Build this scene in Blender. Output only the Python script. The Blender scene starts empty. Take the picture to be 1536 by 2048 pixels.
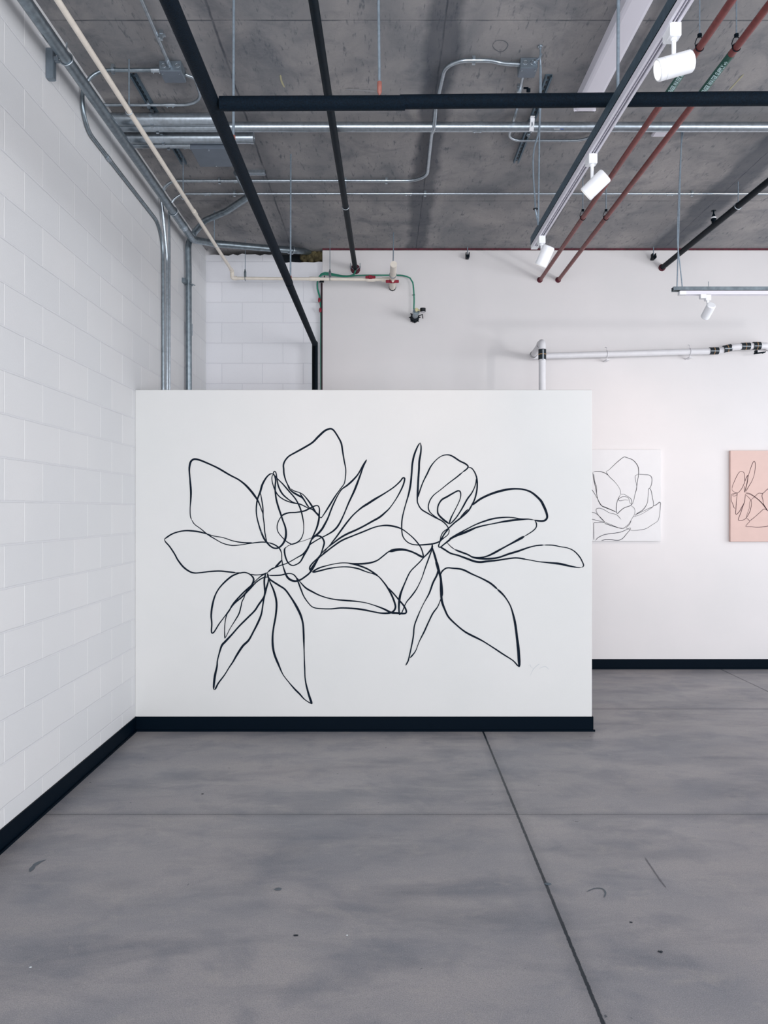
import bpy, math, random
from mathutils import Vector, Matrix, noise
random.seed(7)
F = 1540.0; EYE = 1.573; VX, VY = 765.0, 1020.0      # focal length in px of the 1536 px frame, eye height, horizon centre
col = bpy.context.scene.collection
V = Vector
def P(x, y, Y): return V(((x-VX)*Y/F, Y, EYE+(VY-y)*Y/F))          # at a known depth
def H(x, y, Z): return P(x, y, (Z-EYE)*F/(VY-y))                   # at a known height
def L(x, y, X): return P(x, y, X*F/(x-VX))                         # at a known X plane
CEIL = 4.16; XL = -1.76; YB = 7.62; YBLK = 7.68; YP = 5.48

# ------------------------------------------------------------------ materials
def lin(c): return tuple((v/12.92 if v <= .04045 else ((v+.055)/1.055)**2.4) for v in (c[0]/255, c[1]/255, c[2]/255))
def mat(name, rgb, rough=.6, metal=0., bump=0., bscale=200., var=0., vscale=20., spec=.5, emit=None, estr=0.):
    m = bpy.data.materials.new(name); m.use_nodes = True
    nt = m.node_tree; b = nt.nodes['Principled BSDF']; c = lin(rgb)
    b.inputs['Base Color'].default_value = (*c, 1); b.inputs['Roughness'].default_value = rough
    b.inputs['Metallic'].default_value = metal; b.inputs['Specular IOR Level'].default_value = spec
    if emit:
        b.inputs['Emission Color'].default_value = (*lin(emit), 1); b.inputs['Emission Strength'].default_value = estr
    tc = nt.nodes.new('ShaderNodeTexCoord')
    if var:
        n = nt.nodes.new('ShaderNodeTexNoise'); n.inputs['Scale'].default_value = vscale; n.inputs['Detail'].default_value = 6
        nt.links.new(tc.outputs['Object'], n.inputs['Vector'])
        r = nt.nodes.new('ShaderNodeMapRange'); r.inputs[1].default_value = .3; r.inputs[2].default_value = .7
        r.inputs[3].default_value = 1-var; r.inputs[4].default_value = 1+var
        nt.links.new(n.outputs['Fac'], r.inputs[0])
        mx = nt.nodes.new('ShaderNodeVectorMath'); mx.operation = 'SCALE'; mx.inputs[0].default_value = c
        nt.links.new(r.outputs[0], mx.inputs['Scale']); nt.links.new(mx.outputs[0], b.inputs['Base Color'])
    if bump:
        n = nt.nodes.new('ShaderNodeTexNoise'); n.inputs['Scale'].default_value = bscale; n.inputs['Detail'].default_value = 3
        nt.links.new(tc.outputs['Object'], n.inputs['Vector'])
        bp = nt.nodes.new('ShaderNodeBump'); bp.inputs['Strength'].default_value = bump; bp.inputs['Distance'].default_value = .002
        nt.links.new(n.outputs['Fac'], bp.inputs['Height']); nt.links.new(bp.outputs[0], b.inputs['Normal'])
    return m
M = dict(
    foam=mat('black_foam', (5, 20, 32), .75, bump=1., bscale=240, var=.5, vscale=180, spec=.14),
    iron=mat('black_iron', (3, 18, 28), .5, bump=.2, bscale=90, var=.2, vscale=30, spec=.12),
    galv=mat('galvanised', (178, 188, 196), .3, .92, var=.14, vscale=45),
    galvd=mat('galvanised_dull', (138, 150, 158), .33, .9, var=.2, vscale=30),
    strut=mat('strut_metal', (78, 98, 112), .5, .6, var=.2, vscale=40),
    dark=mat('dark_slot', (6, 20, 30), .7, spec=.1),
    box=mat('box_metal', (128, 140, 150), .45, .75, var=.12, vscale=25),
    boxg=mat('pull_box_grey', (104, 114, 126), .5, .2, var=.08, vscale=10),
    red=mat('red_pipe', (118, 52, 50), .42, var=.22, vscale=25),
    maroon=mat('maroon_sealant', (84, 22, 40), .7, var=.4, vscale=30),
    valve=mat('valve_red', (140, 14, 44), .45),
    cream=mat('cream_pvc', (232, 224, 212), .4, var=.05, vscale=20),
    white=mat('white_metal', (240, 242, 246), .4),
    lamp=mat('fixture_white', (226, 224, 234), .4),
    lens=mat('lens_glow', (255, 250, 235), .3, emit=(255, 246, 226), estr=2.2),
    rod=mat('zinc_rod', (150, 165, 178), .4, .6, var=.15, vscale=60),
    copper=mat('copper_hanger', (160, 102, 92), .55, .1, var=.15, vscale=80),
    green=mat('green_tube', (22, 128, 104), .45),
    glabel=mat('green_label', (14, 78, 66), .5),
    wlabel=mat('white_lettering', (196, 224, 226), .6),
    drain=mat('drain_pipe_paint', (226, 226, 230), .45, var=.03, vscale=15),
    band=mat('black_coupling', (16, 30, 38), .6, bump=.6, bscale=120, var=.4, vscale=90),
    amber=mat('amber_clamp', (216, 168, 112), .45),
    paint=mat('mural_paint', (4, 18, 34), .6, var=0, spec=.1),
    pline=mat('canvas_line', (40, 40, 52), .7), pline2=mat('canvas_line_brown', (74, 40, 48), .7),
    faint=mat('faint_pencil', (192, 198, 202), .8),
    canvas=mat('white_canvas', (229, 229, 231), .8, bump=.2, bscale=300, var=.012, vscale=12),
    pink=mat('pink_canvas', (218, 190, 182), .8, bump=.2, bscale=300, var=.02, vscale=10),
    base=mat('black_vinyl_base', (1, 14, 26), .5, spec=.06),
    wool=mat('insulation_wool', (92, 84, 58), .95, bump=1, bscale=60, var=.6, vscale=22),
    darkred=mat('dark_red_pipe', (46, 20, 32), .4),
    blue=mat('blue_tape', (40, 80, 170), .5), sticker=mat('sticker', (214, 214, 218), .6),
    gauge=mat('gauge_black', (12, 20, 28), .4), brass=mat('brass', (214, 206, 160), .35, .5),
    hole_shade=mat('dark_hole', (28, 36, 44), .9),  # dark colour carries the shade inside the gap and the wall hole
)
# brush strokes: a few dry, paler stretches
nt = M['paint'].node_tree; b = nt.nodes['Principled BSDF']; tc = nt.nodes.new('ShaderNodeTexCoord')
n = nt.nodes.new('ShaderNodeTexNoise'); n.inputs['Scale'].default_value = 7; n.inputs['Detail'].default_value = 7; n.inputs['Roughness'].default_value = .7
nt.links.new(tc.outputs['Object'], n.inputs['Vector'])
cr = nt.nodes.new('ShaderNodeValToRGB'); cr.color_ramp.elements[0].position = .66; cr.color_ramp.elements[0].color = (*lin((6, 22, 38)), 1)
cr.color_ramp.elements[1].position = .74; cr.color_ramp.elements[1].color = (*lin((120, 134, 146)), 1)
nt.links.new(n.outputs['Fac'], cr.inputs[0]); nt.links.new(cr.outputs[0], b.inputs['Base Color'])

class NB:                                             # tiny node helper
    def __init__(s, name, rough=.7, spec=.5):
        s.m = bpy.data.materials.new(name); s.m.use_nodes = True; s.nt = s.m.node_tree; s.b = s.nt.nodes['Principled BSDF']
        s.b.inputs['Roughness'].default_value = rough; s.b.inputs['Specular IOR Level'].default_value = spec
        g = s.nt.nodes.new('ShaderNodeNewGeometry'); s.pos = g.outputs['Position']
        sp = s.nt.nodes.new('ShaderNodeSeparateXYZ'); s.nt.links.new(s.pos, sp.inputs[0]); s.x, s.y, s.z = sp.outputs
    def lk(s, a, i):
        if isinstance(a, (int, float)): i.default_value = a
        elif isinstance(a, tuple): i.default_value = a
        else: s.nt.links.new(a, i)
    def math(s, op, a, b=0., c=0., clamp=False):
        n = s.nt.nodes.new('ShaderNodeMath'); n.operation = op; n.use_clamp = clamp
        s.lk(a, n.inputs[0]); s.lk(b, n.inputs[1]); s.lk(c, n.inputs[2]); return n.outputs[0]
    def vec(s, x, y, z):
        n = s.nt.nodes.new('ShaderNodeCombineXYZ'); s.lk(x, n.inputs[0]); s.lk(y, n.inputs[1]); s.lk(z, n.inputs[2]); return n.outputs[0]
    def noise(s, v, scale, detail=4, rough=.5, dist=0.):
        n = s.nt.nodes.new('ShaderNodeTexNoise'); s.lk(v, n.inputs['Vector']); n.inputs['Scale'].default_value = scale
        n.inputs['Detail'].default_value = detail; n.inputs['Roughness'].default_value = rough; n.inputs['Distortion'].default_value = dist
        return n.outputs['Fac']
    def rng(s, v, a, b, c=0., d=1., smooth=False):
        n = s.nt.nodes.new('ShaderNodeMapRange'); s.lk(v, n.inputs[0])
        if smooth: n.interpolation_type = 'SMOOTHSTEP'
        for i, k in enumerate((a, b, c, d)): n.inputs[i+1].default_value = k
        return n.outputs[0]
    def mix(s, f, a, b):
        n = s.nt.nodes.new('ShaderNodeMix'); n.data_type = 'RGBA'; s.lk(f, n.inputs[0])
        for v, i in ((a, 6), (b, 7)): s.lk((*lin(v), 1) if isinstance(v, tuple) else v, n.inputs[i])
        return n.outputs[2]
    def line(s, coord, at, w, soft):                  # 1 on the line, 0 away from it
        d = s.math('ABSOLUTE', s.math('SUBTRACT', coord, at)); return s.rng(d, w, w+soft, 1, 0)
    def bump(s, h, st, dist):
        n = s.nt.nodes.new('ShaderNodeBump'); n.inputs['Strength'].default_value = st; n.inputs['Distance'].default_value = dist
        s.lk(h, n.inputs['Height']); s.nt.links.new(n.outputs[0], s.b.inputs['Normal'])
    def done(s, c): s.lk(c, s.b.inputs['Base Color']); return s.m

def block_wall(name, horiz, off):
    k = NB(name, .55); h = k.y if horiz == 'y' else k.x
    wob = k.math('MULTIPLY', k.math('SUBTRACT', k.noise(k.pos, 9, 2), .5), .006)
    v = k.vec(k.math('SUBTRACT', k.math('ADD', h, wob), off), k.math('ADD', k.math('ADD', k.z, wob), .012), 0.)
    def brick(ms, sm):
        t = k.nt.nodes.new('ShaderNodeTexBrick'); k.lk(v, t.inputs['Vector'])
        for i, q in (('Scale', 1), ('Mortar Size', ms), ('Mortar Smooth', sm), ('Bias', 0), ('Brick Width', .4064), ('Row Height', .2032)): t.inputs[i].default_value = q
        t.inputs['Color1'].default_value = (0, 0, 0, 1); t.inputs['Color2'].default_value = (1, 1, 1, 1); t.inputs['Mortar'].default_value = (.5, .5, .5, 1)
        return t
    t = brick(.0055, .5); t2 = brick(.003, .3)
    shade = k.rng(k.noise(k.pos, 1.3, 3), .3, .7)
    zf = k.math('FRACT', k.math('DIVIDE', k.math('ADD', k.math('ADD', k.z, wob), .012), .2032)); hm = k.math('MAXIMUM', k.rng(zf, .012, .04, 1, 0), k.rng(zf, .96, .988, 0, 1))
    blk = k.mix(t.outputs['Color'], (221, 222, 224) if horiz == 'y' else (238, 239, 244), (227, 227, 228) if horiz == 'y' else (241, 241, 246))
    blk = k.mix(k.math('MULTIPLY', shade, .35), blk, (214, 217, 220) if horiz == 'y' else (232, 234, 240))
    sp = k.rng(k.noise(k.pos, 170, 3, .6), .62, .72)
    blk = k.mix(k.math('MULTIPLY', sp, .25), blk, (196, 200, 208))
    c = k.mix(k.math('MULTIPLY', t2.outputs['Fac'], .85 if horiz == 'y' else .5), blk, (255, 255, 255) if horiz == 'y' else (206, 208, 217))  # left wall's upright joints: highlight from side light put into the colour
    if horiz == 'y': c = k.mix(k.math('MULTIPLY', hm, .8), c, (215, 216, 220))
    hgt = k.math('ADD', k.math('MULTIPLY', t.outputs['Fac'], -1.), k.math('MULTIPLY', k.noise(k.pos, 110, 5, .7), .35))
    k.bump(hgt, .5, .004)
    return k.done(c)
M['blockL'] = block_wall('painted_block_left', 'y', 4.597); M['blockB'] = block_wall('painted_block_back', 'x', -1.40)
k = NB('drywall_back', .6); M['drywall'] = k.done(k.mix(k.rng(k.noise(k.pos, 2.2, 4), .3, .7), (222, 220, 221), (226, 223, 224)))
k = NB('partition_paint', .55); k.bump(k.noise(k.pos, 160, 3), .12, .002); M['part'] = k.done(k.mix(k.rng(k.noise(k.pos, 1.7, 3), .3, .7), (217, 218, 217), (221, 221, 220)))

# floor: sealed concrete with cloudy stains and saw-cut joints
k = NB('polished_concrete', .42, .35)
wx = k.math('ADD', k.x, k.math('MULTIPLY', k.noise(k.pos, 14, 3), .02)); st = k.vec(k.math('MULTIPLY', k.x, .55), k.y, k.z)
c = k.mix(k.rng(k.noise(st, 1.5, 5, .6, .25), .30, .70), (126, 127, 133), (164, 158, 157))
c = k.mix(k.rng(k.noise(st, 2.6, 6, .62, .3), .46, .66, 0, .55), c, (164, 158, 156))
c = k.mix(k.rng(k.noise(k.vec(k.math('MULTIPLY', k.x, .35), k.math('ADD', k.y, 9.), k.z), 3.2, 5, .6, .35), .50, .72, 0, .75), c, (86, 91, 101))
c = k.mix(k.rng(k.noise(k.vec(k.math('MULTIPLY', k.x, .8), k.y, 5.), 4.2, 5, .6, .3), .50, .72, 0, .6), c, (96, 101, 112))
c = k.mix(k.rng(k.noise(k.vec(k.math('MULTIPLY', k.x, .7), k.y, 8.), 7.5, 5, .65, .5), .56, .70, 0, .45), c, (166, 160, 156))
c = k.mix(k.rng(k.noise(k.pos, 60, 5, .75), .35, .7, 0, .35), c, (118, 118, 124))
c = k.mix(k.rng(k.noise(k.pos, 240, 3, .7), .48, .66, 0, .5), c, (90, 94, 106))
c = k.mix(k.rng(k.noise(k.vec(k.x, k.y, 31.), 260, 3, .7), .52, .68, 0, .4), c, (186, 184, 190))
c = k.mix(k.rng(k.noise(k.vec(k.x, k.math('ADD', k.y, 40.), k.z), 24, 2, .5), .755, .79, 0, .8), c, (40, 50, 62))
jn = k.math('MULTIPLY', k.math('SUBTRACT', k.noise(k.pos, 34, 5, .75), .5), .011)
jx, jy = k.math('ADD', k.x, jn), k.math('ADD', k.y, jn)
slant = k.math('SUBTRACT', jx, k.math('MULTIPLY', k.y, .0122))
soft = k.math('MAXIMUM', k.line(slant, .647, .012, .05), k.math('MAXIMUM', k.line(jy, 3.978, .006, .04), k.line(jy, 6.087, .006, .04)))
c = k.mix(k.math('MULTIPLY', soft, .22), c, (60, 66, 74))
J = k.math('MAXIMUM', k.line(slant, .647, .0052, .0026), k.math('MULTIPLY', k.math('MAXIMUM', k.line(jy, 3.978, .0022, .003), k.line(jy, 6.087, .003, .004)), .6))
J = k.math('MAXIMUM', J, k.math('MULTIPLY', k.line(jx, 3.34, .005, .004), .8))
c = k.mix(J, c, (22, 32, 42))
k.bump(k.math('ADD', k.math('MULTIPLY', J, -1.), k.math('MULTIPLY', k.noise(k.pos, 130, 5, .7), .35)), .35, .003)
k.lk(k.rng(k.noise(st, 2.0, 5), .3, .7, .36, .55), k.b.inputs['Roughness'])
M['floor'] = k.done(c)
# ceiling: board-marked cast concrete
k = NB('cast_concrete', .8, .3)
st = k.vec(k.math('MULTIPLY', k.x, 1.6), k.math('MULTIPLY', k.y, .9), k.z)
c = k.mix(k.rng(k.noise(st, 1.4, 6, .6, .4), .32, .68), (120, 122, 126), (166, 162, 161))
c = k.mix(k.rng(k.noise(k.pos, 3.5, 6, .65, .5), .50, .70, 0, .7), c, (94, 99, 107))
c = k.mix(k.rng(k.noise(k.vec(k.math('MULTIPLY', k.x, 5.), k.y, k.z), 9, 5, .65), .58, .68, 0, .7), c, (74, 82, 92))
c = k.mix(k.rng(k.noise(k.vec(k.math('MULTIPLY', k.x, 6.), k.math('MULTIPLY', k.y, 1.3), 3.), 16, 3, .6), .68, .74, 0, .6), c, (62, 70, 80))
c = k.mix(k.rng(k.noise(k.pos, 50, 4, .7), .35, .7, 0, .4), c, (136, 136, 138))
edge = k.math('MULTIPLY', k.math('SUBTRACT', k.noise(k.vec(k.x, k.math('MULTIPLY', k.y, 1.), k.z), 4, 4), .5), .12)
ex = k.math('ADD', k.x, edge)
band = k.math('MAXIMUM', k.line(ex, .33, .07, .05), k.math('MAXIMUM', k.line(ex, 2.78, .10, .06), k.math('MULTIPLY', k.line(ex, -.9, .03, .10), .5)))
c = k.mix(k.math('MULTIPLY', band, .62), c, (54, 62, 74))
fj = k.math('MULTIPLY', k.math('SUBTRACT', k.noise(k.pos, 6, 5, .7), .5), .022)
fx, fy = k.math('ADD', k.x, fj), k.math('ADD', k.y, k.math('MULTIPLY', fj, .12))
S = k.math('MAXIMUM', k.math('MAXIMUM', k.line(fy, 4.07, .002, .005), k.line(fy, 6.446, .002, .005)),
           k.math('MAXIMUM', k.math('MAXIMUM', k.line(fx, .33, .002, .005), k.line(fx, -.9, .003, .006)), k.math('MAXIMUM', k.line(fx, 1.55, .001, .004), k.line(fx, 2.78, .001, .004))))
c = k.mix(k.math('MULTIPLY', k.math('MULTIPLY', S, k.rng(k.noise(k.pos, 5, 4), .35, .6, .15, .75)), 1.), c, (52, 60, 70))
k.bump(k.math('ADD', k.math('MULTIPLY', S, -1.), k.noise(k.pos, 40, 6, .7)), .4, .004)
M['ceil'] = k.done(c)

m = M['slotted'] = mat('slotted_strut', (78, 98, 112), .5, .6); nt = m.node_tree; b = nt.nodes['Principled BSDF']
tc = nt.nodes.new('ShaderNodeTexCoord'); sp = nt.nodes.new('ShaderNodeSeparateXYZ'); nt.links.new(tc.outputs['Object'], sp.inputs[0])
def mth(op, a, q):
    n = nt.nodes.new('ShaderNodeMath'); n.operation = op
    for v, i in ((a, 0), (q, 1)):
        if isinstance(v, (int, float)): n.inputs[i].default_value = v
        else: nt.links.new(v, n.inputs[i])
    return n.outputs[0]
fr = mth('FRACT', mth('DIVIDE', mth('ADD', sp.outputs[1], 5.), .05), 0)
mk = mth('MULTIPLY', mth('LESS_THAN', mth('ABSOLUTE', sp.outputs[0], 0), .0065), mth('LESS_THAN', fr, .56))
mx = nt.nodes.new('ShaderNodeMix'); mx.data_type = 'RGBA'; nt.links.new(mk, mx.inputs[0]); mx.inputs[6].default_value = (*lin((96, 116, 130)), 1); mx.inputs[7].default_value = (*lin((8, 20, 28)), 1)
nt.links.new(mx.outputs[2], b.inputs['Base Color']); nt.links.new(mth('SUBTRACT', .6, mth('MULTIPLY', mk, .6)), b.inputs['Metallic'])
# ------------------------------------------------------------------ mesh builder
class MB:
    def __init__(s): s.v = []; s.f = []; s.s = []
    def add(s, vs, fs, sm=False):
        o = len(s.v); s.v += [V(q) for q in vs]; s.f += [tuple(o+i for i in q) for q in fs]; s.s += [sm]*len(fs) if isinstance(sm, bool) else sm
        return s
    def box(s, c, d, R=None, bev=0.):
        c = V(c); hx, hy, hz = d[0]/2, d[1]/2, d[2]/2; R = R or Matrix.Identity(3)
        if bev <= 0:
            vs = [c+R@V((x*hx, y*hy, z*hz)) for x in (-1, 1) for y in (-1, 1) for z in (-1, 1)]
            return s.add(vs, [(0, 1, 3, 2), (4, 6, 7, 5), (0, 4, 5, 1), (2, 3, 7, 6), (0, 2, 6, 4), (1, 5, 7, 3)])
        q = []                                        # chamfered in plan and top/bottom
        for z, k_ in ((-hz, bev), (-hz+bev, 0), (hz-bev, 0), (hz, bev)):
            for x, y in ((-hx+k_+bev, -hy+k_), (hx-k_-bev, -hy+k_), (hx-k_, -hy+k_+bev), (hx-k_, hy-k_-bev), (hx-k_-bev, hy-k_), (-hx+k_+bev, hy-k_), (-hx+k_, hy-k_-bev), (-hx+k_, -hy+k_+bev)):
                q.append(c+R@V((x, y, z)))
        fs = [tuple(range(7, -1, -1)), tuple(range(24, 32))]
        for r in range(3):
            for i in range(8): j = (i+1) % 8; fs.append((r*8+i, r*8+j, r*8+8+j, r*8+8+i))
        return s.add(q, fs)
    def tube(s, pts, r, seg=20, cap=True, closed=False):
        pts = [V(p) for p in pts]; n_ = len(pts); rs = r if isinstance(r, (list, tuple)) else [r]*n_
        T = []
        for i in range(n_):
            a = pts[(i-1) % n_] if closed or i else pts[0]; b_ = pts[(i+1) % n_] if closed or i < n_-1 else pts[-1]
            T.append((b_-a).normalized())
        u = T[0].orthogonal().normalized(); vs = []
        for i in range(n_):
            if i: u = (u-T[i]*u.dot(T[i])).normalized()
            w = T[i].cross(u)
            for j in range(seg):
                a = 2*math.pi*j/seg; vs.append(pts[i]+(u*math.cos(a)+w*math.sin(a))*rs[i])
        fs = []; m = n_ if closed else n_-1
        for i in range(m):
            for j in range(seg):
                k2 = (j+1) % seg; i2 = (i+1) % n_; fs.append((i*seg+j, i*seg+k2, i2*seg+k2, i2*seg+j))
        sm = [True]*len(fs)
        if cap and not closed:
            m_ = len(vs); vs += vs[:seg]+vs[(n_-1)*seg:n_*seg]         # caps get vertices of their own: clean shading
            fs += [tuple(m_+j for j in range(seg-1, -1, -1)), tuple(m_+seg+j for j in range(seg))]; sm += [False, False]
        s.v_extend(vs, fs, sm); return s
    def v_extend(s, vs, fs, sm):
        o = len(s.v); s.v += vs; s.f += [tuple(o+i for i in q) for q in fs]; s.s += sm
    def lathe(s, a, d, prof, seg=28):                 # prof: (t along d, radius); sharp steps by repeated points
        a = V(a); d = V(d).normalized(); return s.tube_prof([a+d*t for t, _ in prof], d, [r for _, r in prof], seg)
    def tube_prof(s, pts, d, rs, seg):
        u = d.orthogonal().normalized(); w = d.cross(u); vs = []; fs = []; sm = []
        def rg(p, r): return [p+(u*math.cos(2*math.pi*j/seg)+w*math.sin(2*math.pi*j/seg))*max(r, 1e-5) for j in range(seg)]
        for i in range(len(pts)-1):
            if (pts[i]-pts[i+1]).length < 1e-6 and abs(rs[i]-rs[i+1]) < 1e-6: continue
            o = len(vs); vs += rg(pts[i], rs[i])+rg(pts[i+1], rs[i+1]); flat = (pts[i]-pts[i+1]).length < 1e-6
            for j in range(seg):
                k2 = (j+1) % seg; fs.append((o+j, o+k2, o+seg+k2, o+seg+j)); sm.append(not flat)
        for e_, rev in ((0, True), (-1, False)):
            if rs[e_] > 1e-4:
                o = len(vs); vs += rg(pts[e_], rs[e_]); q = tuple(o+j for j in range(seg)); fs.append(q[::-1] if rev else q); sm.append(False)
        s.v_extend(vs, fs, sm); return s
    def ring(s, c, ax, R, r, seg=28, a0=0, a1=360):
        ax = V(ax).normalized(); u = ax.orthogonal().normalized(); w = ax.cross(u)
        full = a1-a0 >= 360; k_ = seg if full else seg+1
        pts = [V(c)+(u*math.cos(math.radians(a0+(a1-a0)*i/seg))+w*math.sin(math.radians(a0+(a1-a0)*i/seg)))*R for i in range(k_)]
        return s.tube(pts, r, 8, closed=full)
    def build(s, name, m, parent=None):
        lo = V((min(p.x for p in s.v), min(p.y for p in s.v), min(p.z for p in s.v))); hi = V((max(p.x for p in s.v), max(p.y for p in s.v), max(p.z for p in s.v)))
        c = (lo+hi)/2; me = bpy.data.meshes.new(name); me.from_pydata([p-c for p in s.v], [], s.f)
        me.polygons.foreach_set('use_smooth', s.s); me.update(); me.materials.append(M[m] if isinstance(m, str) else m)
        o = bpy.data.objects.new(name, me); col.objects.link(o); WL[o.name] = c
        if parent: o.parent = parent; o.location = c-WL[parent.name]
        else: o.location = c
        return o
WL = {}
def tag(o, label, cat, group=None, kind=None):
    o['label'] = label; o['category'] = cat
    if group: o['group'] = group
    if kind: o['kind'] = kind
    return o
def thing(name, label, cat, loc, group=None):
    o = bpy.data.objects.new(name, None); o.empty_display_size = .05; col.objects.link(o); o.location = V(loc); WL[o.name] = V(loc)
    return tag(o, label, cat, group)
def struct(name, mb, m, parent=None):
    o = mb.build(name, m, parent); o['kind'] = 'structure'; return o
def arc(pts, rad=.1, n_=8):                           # round the corners of a polyline
    pts = [V(p) for p in pts]; out = [pts[0]]
    for i in range(1, len(pts)-1):
        a, b_, c = pts[i-1], pts[i], pts[i+1]; u, w = (a-b_), (c-b_); r = rad[i-1] if isinstance(rad, (list, tuple)) else rad
        ang = u.angle(w)
        if ang > 3.0: out.append(b_); continue
        t = min(r/math.tan(ang/2), u.length*.49, w.length*.49); u.normalize(); w.normalize()
        p0, p1 = b_+u*t, b_+w*t; re = t*math.tan(ang/2); ctr = b_+(u+w).normalized()*(re/math.sin(ang/2))
        e0, e1 = (p0-ctr), (p1-ctr); tot = e0.angle(e1)
        for q in range(n_+1):
            f_ = q/n_; out.append(ctr+(e0*math.sin((1-f_)*tot)+e1*math.sin(f_*tot))/math.sin(tot))
    out.append(pts[-1]); return out
def spline(p, step):                                   # Catmull-Rom, 2-D or 3-D
    p = [V(q) for q in p]; out = []
    for i in range(len(p)-1):
        p0 = p[i-1] if i else p[0]; p1, p2 = p[i], p[i+1]; p3 = p[i+2] if i+2 < len(p) else p[-1]
        n_ = max(1, int((p2-p1).length/step))
        for q in range(n_):
            t = q/n_; out.append(.5*((2*p1)+(p2-p0)*t+(2*p0-5*p1+4*p2-p3)*t*t+(3*p1-p0-3*p2+p3)*t**3))
    out.append(p[-1]); return out

# ------------------------------------------------------------------ setting
XR, YN = 6.5, -3.5
struct('floor', MB().box(((XL+XR)/2, (YN+YBLK)/2, -.05), (XR-XL+.3, YBLK-YN+.3, .1)), 'floor')
struct('ceiling', MB().box(((XL+XR)/2, (YN+YBLK)/2, CEIL+.05), (XR-XL+.3, YBLK-YN+.3, .1)), 'ceil')
struct('wall_right', MB().box((XR+.075, (YN+YBLK)/2, CEIL/2), (.15, YBLK-YN, CEIL)), 'drywall')
struct('wall_left', MB().box((XL-.075, (YN+YBLK)/2, CEIL/2), (.15, YBLK-YN, CEIL)), 'blockL')
# block part of the back wall with a ragged gap under the slab
mb = MB(); zt = CEIL-.115; n_ = 26; x0, x1 = XL, -.594
mb.box(((x0+x1)/2, YBLK+.07, zt/2-.02), (x1-x0, .14, zt-.04))
prev = None
top = []
for i in range(n_+1):
    x = x0+(x1-x0)*i/n_; z = zt+random.uniform(-.008, .008)
    if i < 17: z += .075+random.uniform(-.006, .01)
    top.append((x, z))
vs = []; fs = []
for x, z in top: vs += [(x, YBLK, zt-.04), (x, YBLK, z), (x, YBLK+.12, z)]
for i in range(n_): a = i*3; fs += [(a, a+3, a+4, a+1), (a+1, a+4, a+5, a+2)]
mb.add(vs, fs); struct('wall_back', mb, 'blockB')
struct('wall_back_recess', MB().box(((x0+x1)/2, YBLK+.16, CEIL-.1), (x1-x0, .06, .22)), 'hole_shade')
struct('wall_back_drywall', MB().box(((-.594+XR)/2, YB+.1, (CEIL-.018)/2), (XR+.594, .2, CEIL-.018)), 'drywall')
mb = MB()
for i in range(120):
    x = -.594+i*(XR+.594)/120; w = (XR+.594)/120; h = .015+random.uniform(0, .003)
    mb.box((x+w/2, YB+.012, CEIL-h/2), (w+.001, .04, h))
struct('trim_1', mb, 'maroon')
struct('baseboard_back', MB().box(((-.594+XR)/2, YB-.004, .049), (XR+.594, .008, .098)).box(((-.594+XR)/2, YB-.009, .006), (XR+.594, .018, .012)), 'base')
struct('baseboard_left', MB().box((XL+.004, (YN+YP)/2, .051), (.008, YP-YN, .102)).box((XL+.009, (YN+YP)/2, .006), (.018, YP-YN, .012)), 'base')
o = MB()
for i in range(14):
    x = -.80+i*.016; o.box((x, YBLK+.06+random.uniform(-.01, .02), CEIL-.05+random.uniform(-.02, .02)), (.05, .1, .09), Matrix.Rotation(random.uniform(-.5, .5), 3, 'Y'), .012)
tag(o.build('insulation_wad', 'wool'), 'clump of yellow brown insulation stuffed in the gap under the slab beside the conduit end', 'insulation')

# ------------------------------------------------------------------ free-standing partition with the mural
px0, px1, ph, pt = XL, (1184-VX)*YP/F, EYE+(VY-779.5)*YP/F, .14
wall = thing('partition_wall', 'white partition wall carrying a large black line drawing of flowers', 'partition', ((px0+px1)/2, YP+pt/2, 0))
MB().box(((px0+px1)/2, YP+pt/2, ph/2), (px1-px0, pt, ph), bev=.003).build('panel', 'part', wall)
MB().box(((px0+px1)/2+.004, YP-.004, .0515), (px1-px0+.008, .008, .103)).box(((px0+px1)/2+.009, YP-.009, .006), (px1-px0+.018, .018, .012)).box((px1+.004, YP+pt/2, .0515), (.008, pt+.016, .103)).build('vinyl_base', 'base', wall)

CR = dict(A=(310, 840), B=(500, 840), C=(310, 1120), D=(540, 1020), E=(780, 860), F=(780, 1070), G=(900, 940))
def seq(*items):
    out = []; k_ = None
    for it in items:
        if isinstance(it, str): k_ = CR[it]
        else: out.append((k_[0]+it[0]/5.12, k_[1]+it[1]/5.12))
    return out
def stroke(mb, pts, Y, w, step=1.6, seed=0, lift=.0015):
    q = spline([V((x, y, 0)) for x, y in pts], step); n_ = len(q); sc = Y/F
    vs = []; fs = []
    for i, p in enumerate(q):
        a = q[max(0, i-1)]; b_ = q[min(n_-1, i+1)]; t = (b_-a)
        if t.length < 1e-6: t = V((1, 0, 0))
        t.normalize(); nn = V((-t.y, t.x, 0)); k_ = .62+.75*max(0, min(1, .5+1.1*noise.noise(V((p.x*.021+seed*7, p.y*.021, seed)))))
        e = min(1, .35+i/5, .35+(n_-1-i)/5); h = nn*w*.5*k_*e
        for s_ in (1, -1):
            r = p+h*s_; vs.append(P(r.x, r.y, Y)+V((0, -lift, 0)))
    for i in range(n_-1): fs.append((2*i, 2*i+1, 2*i+3, 2*i+2))
    mb.add(vs, fs)
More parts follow.
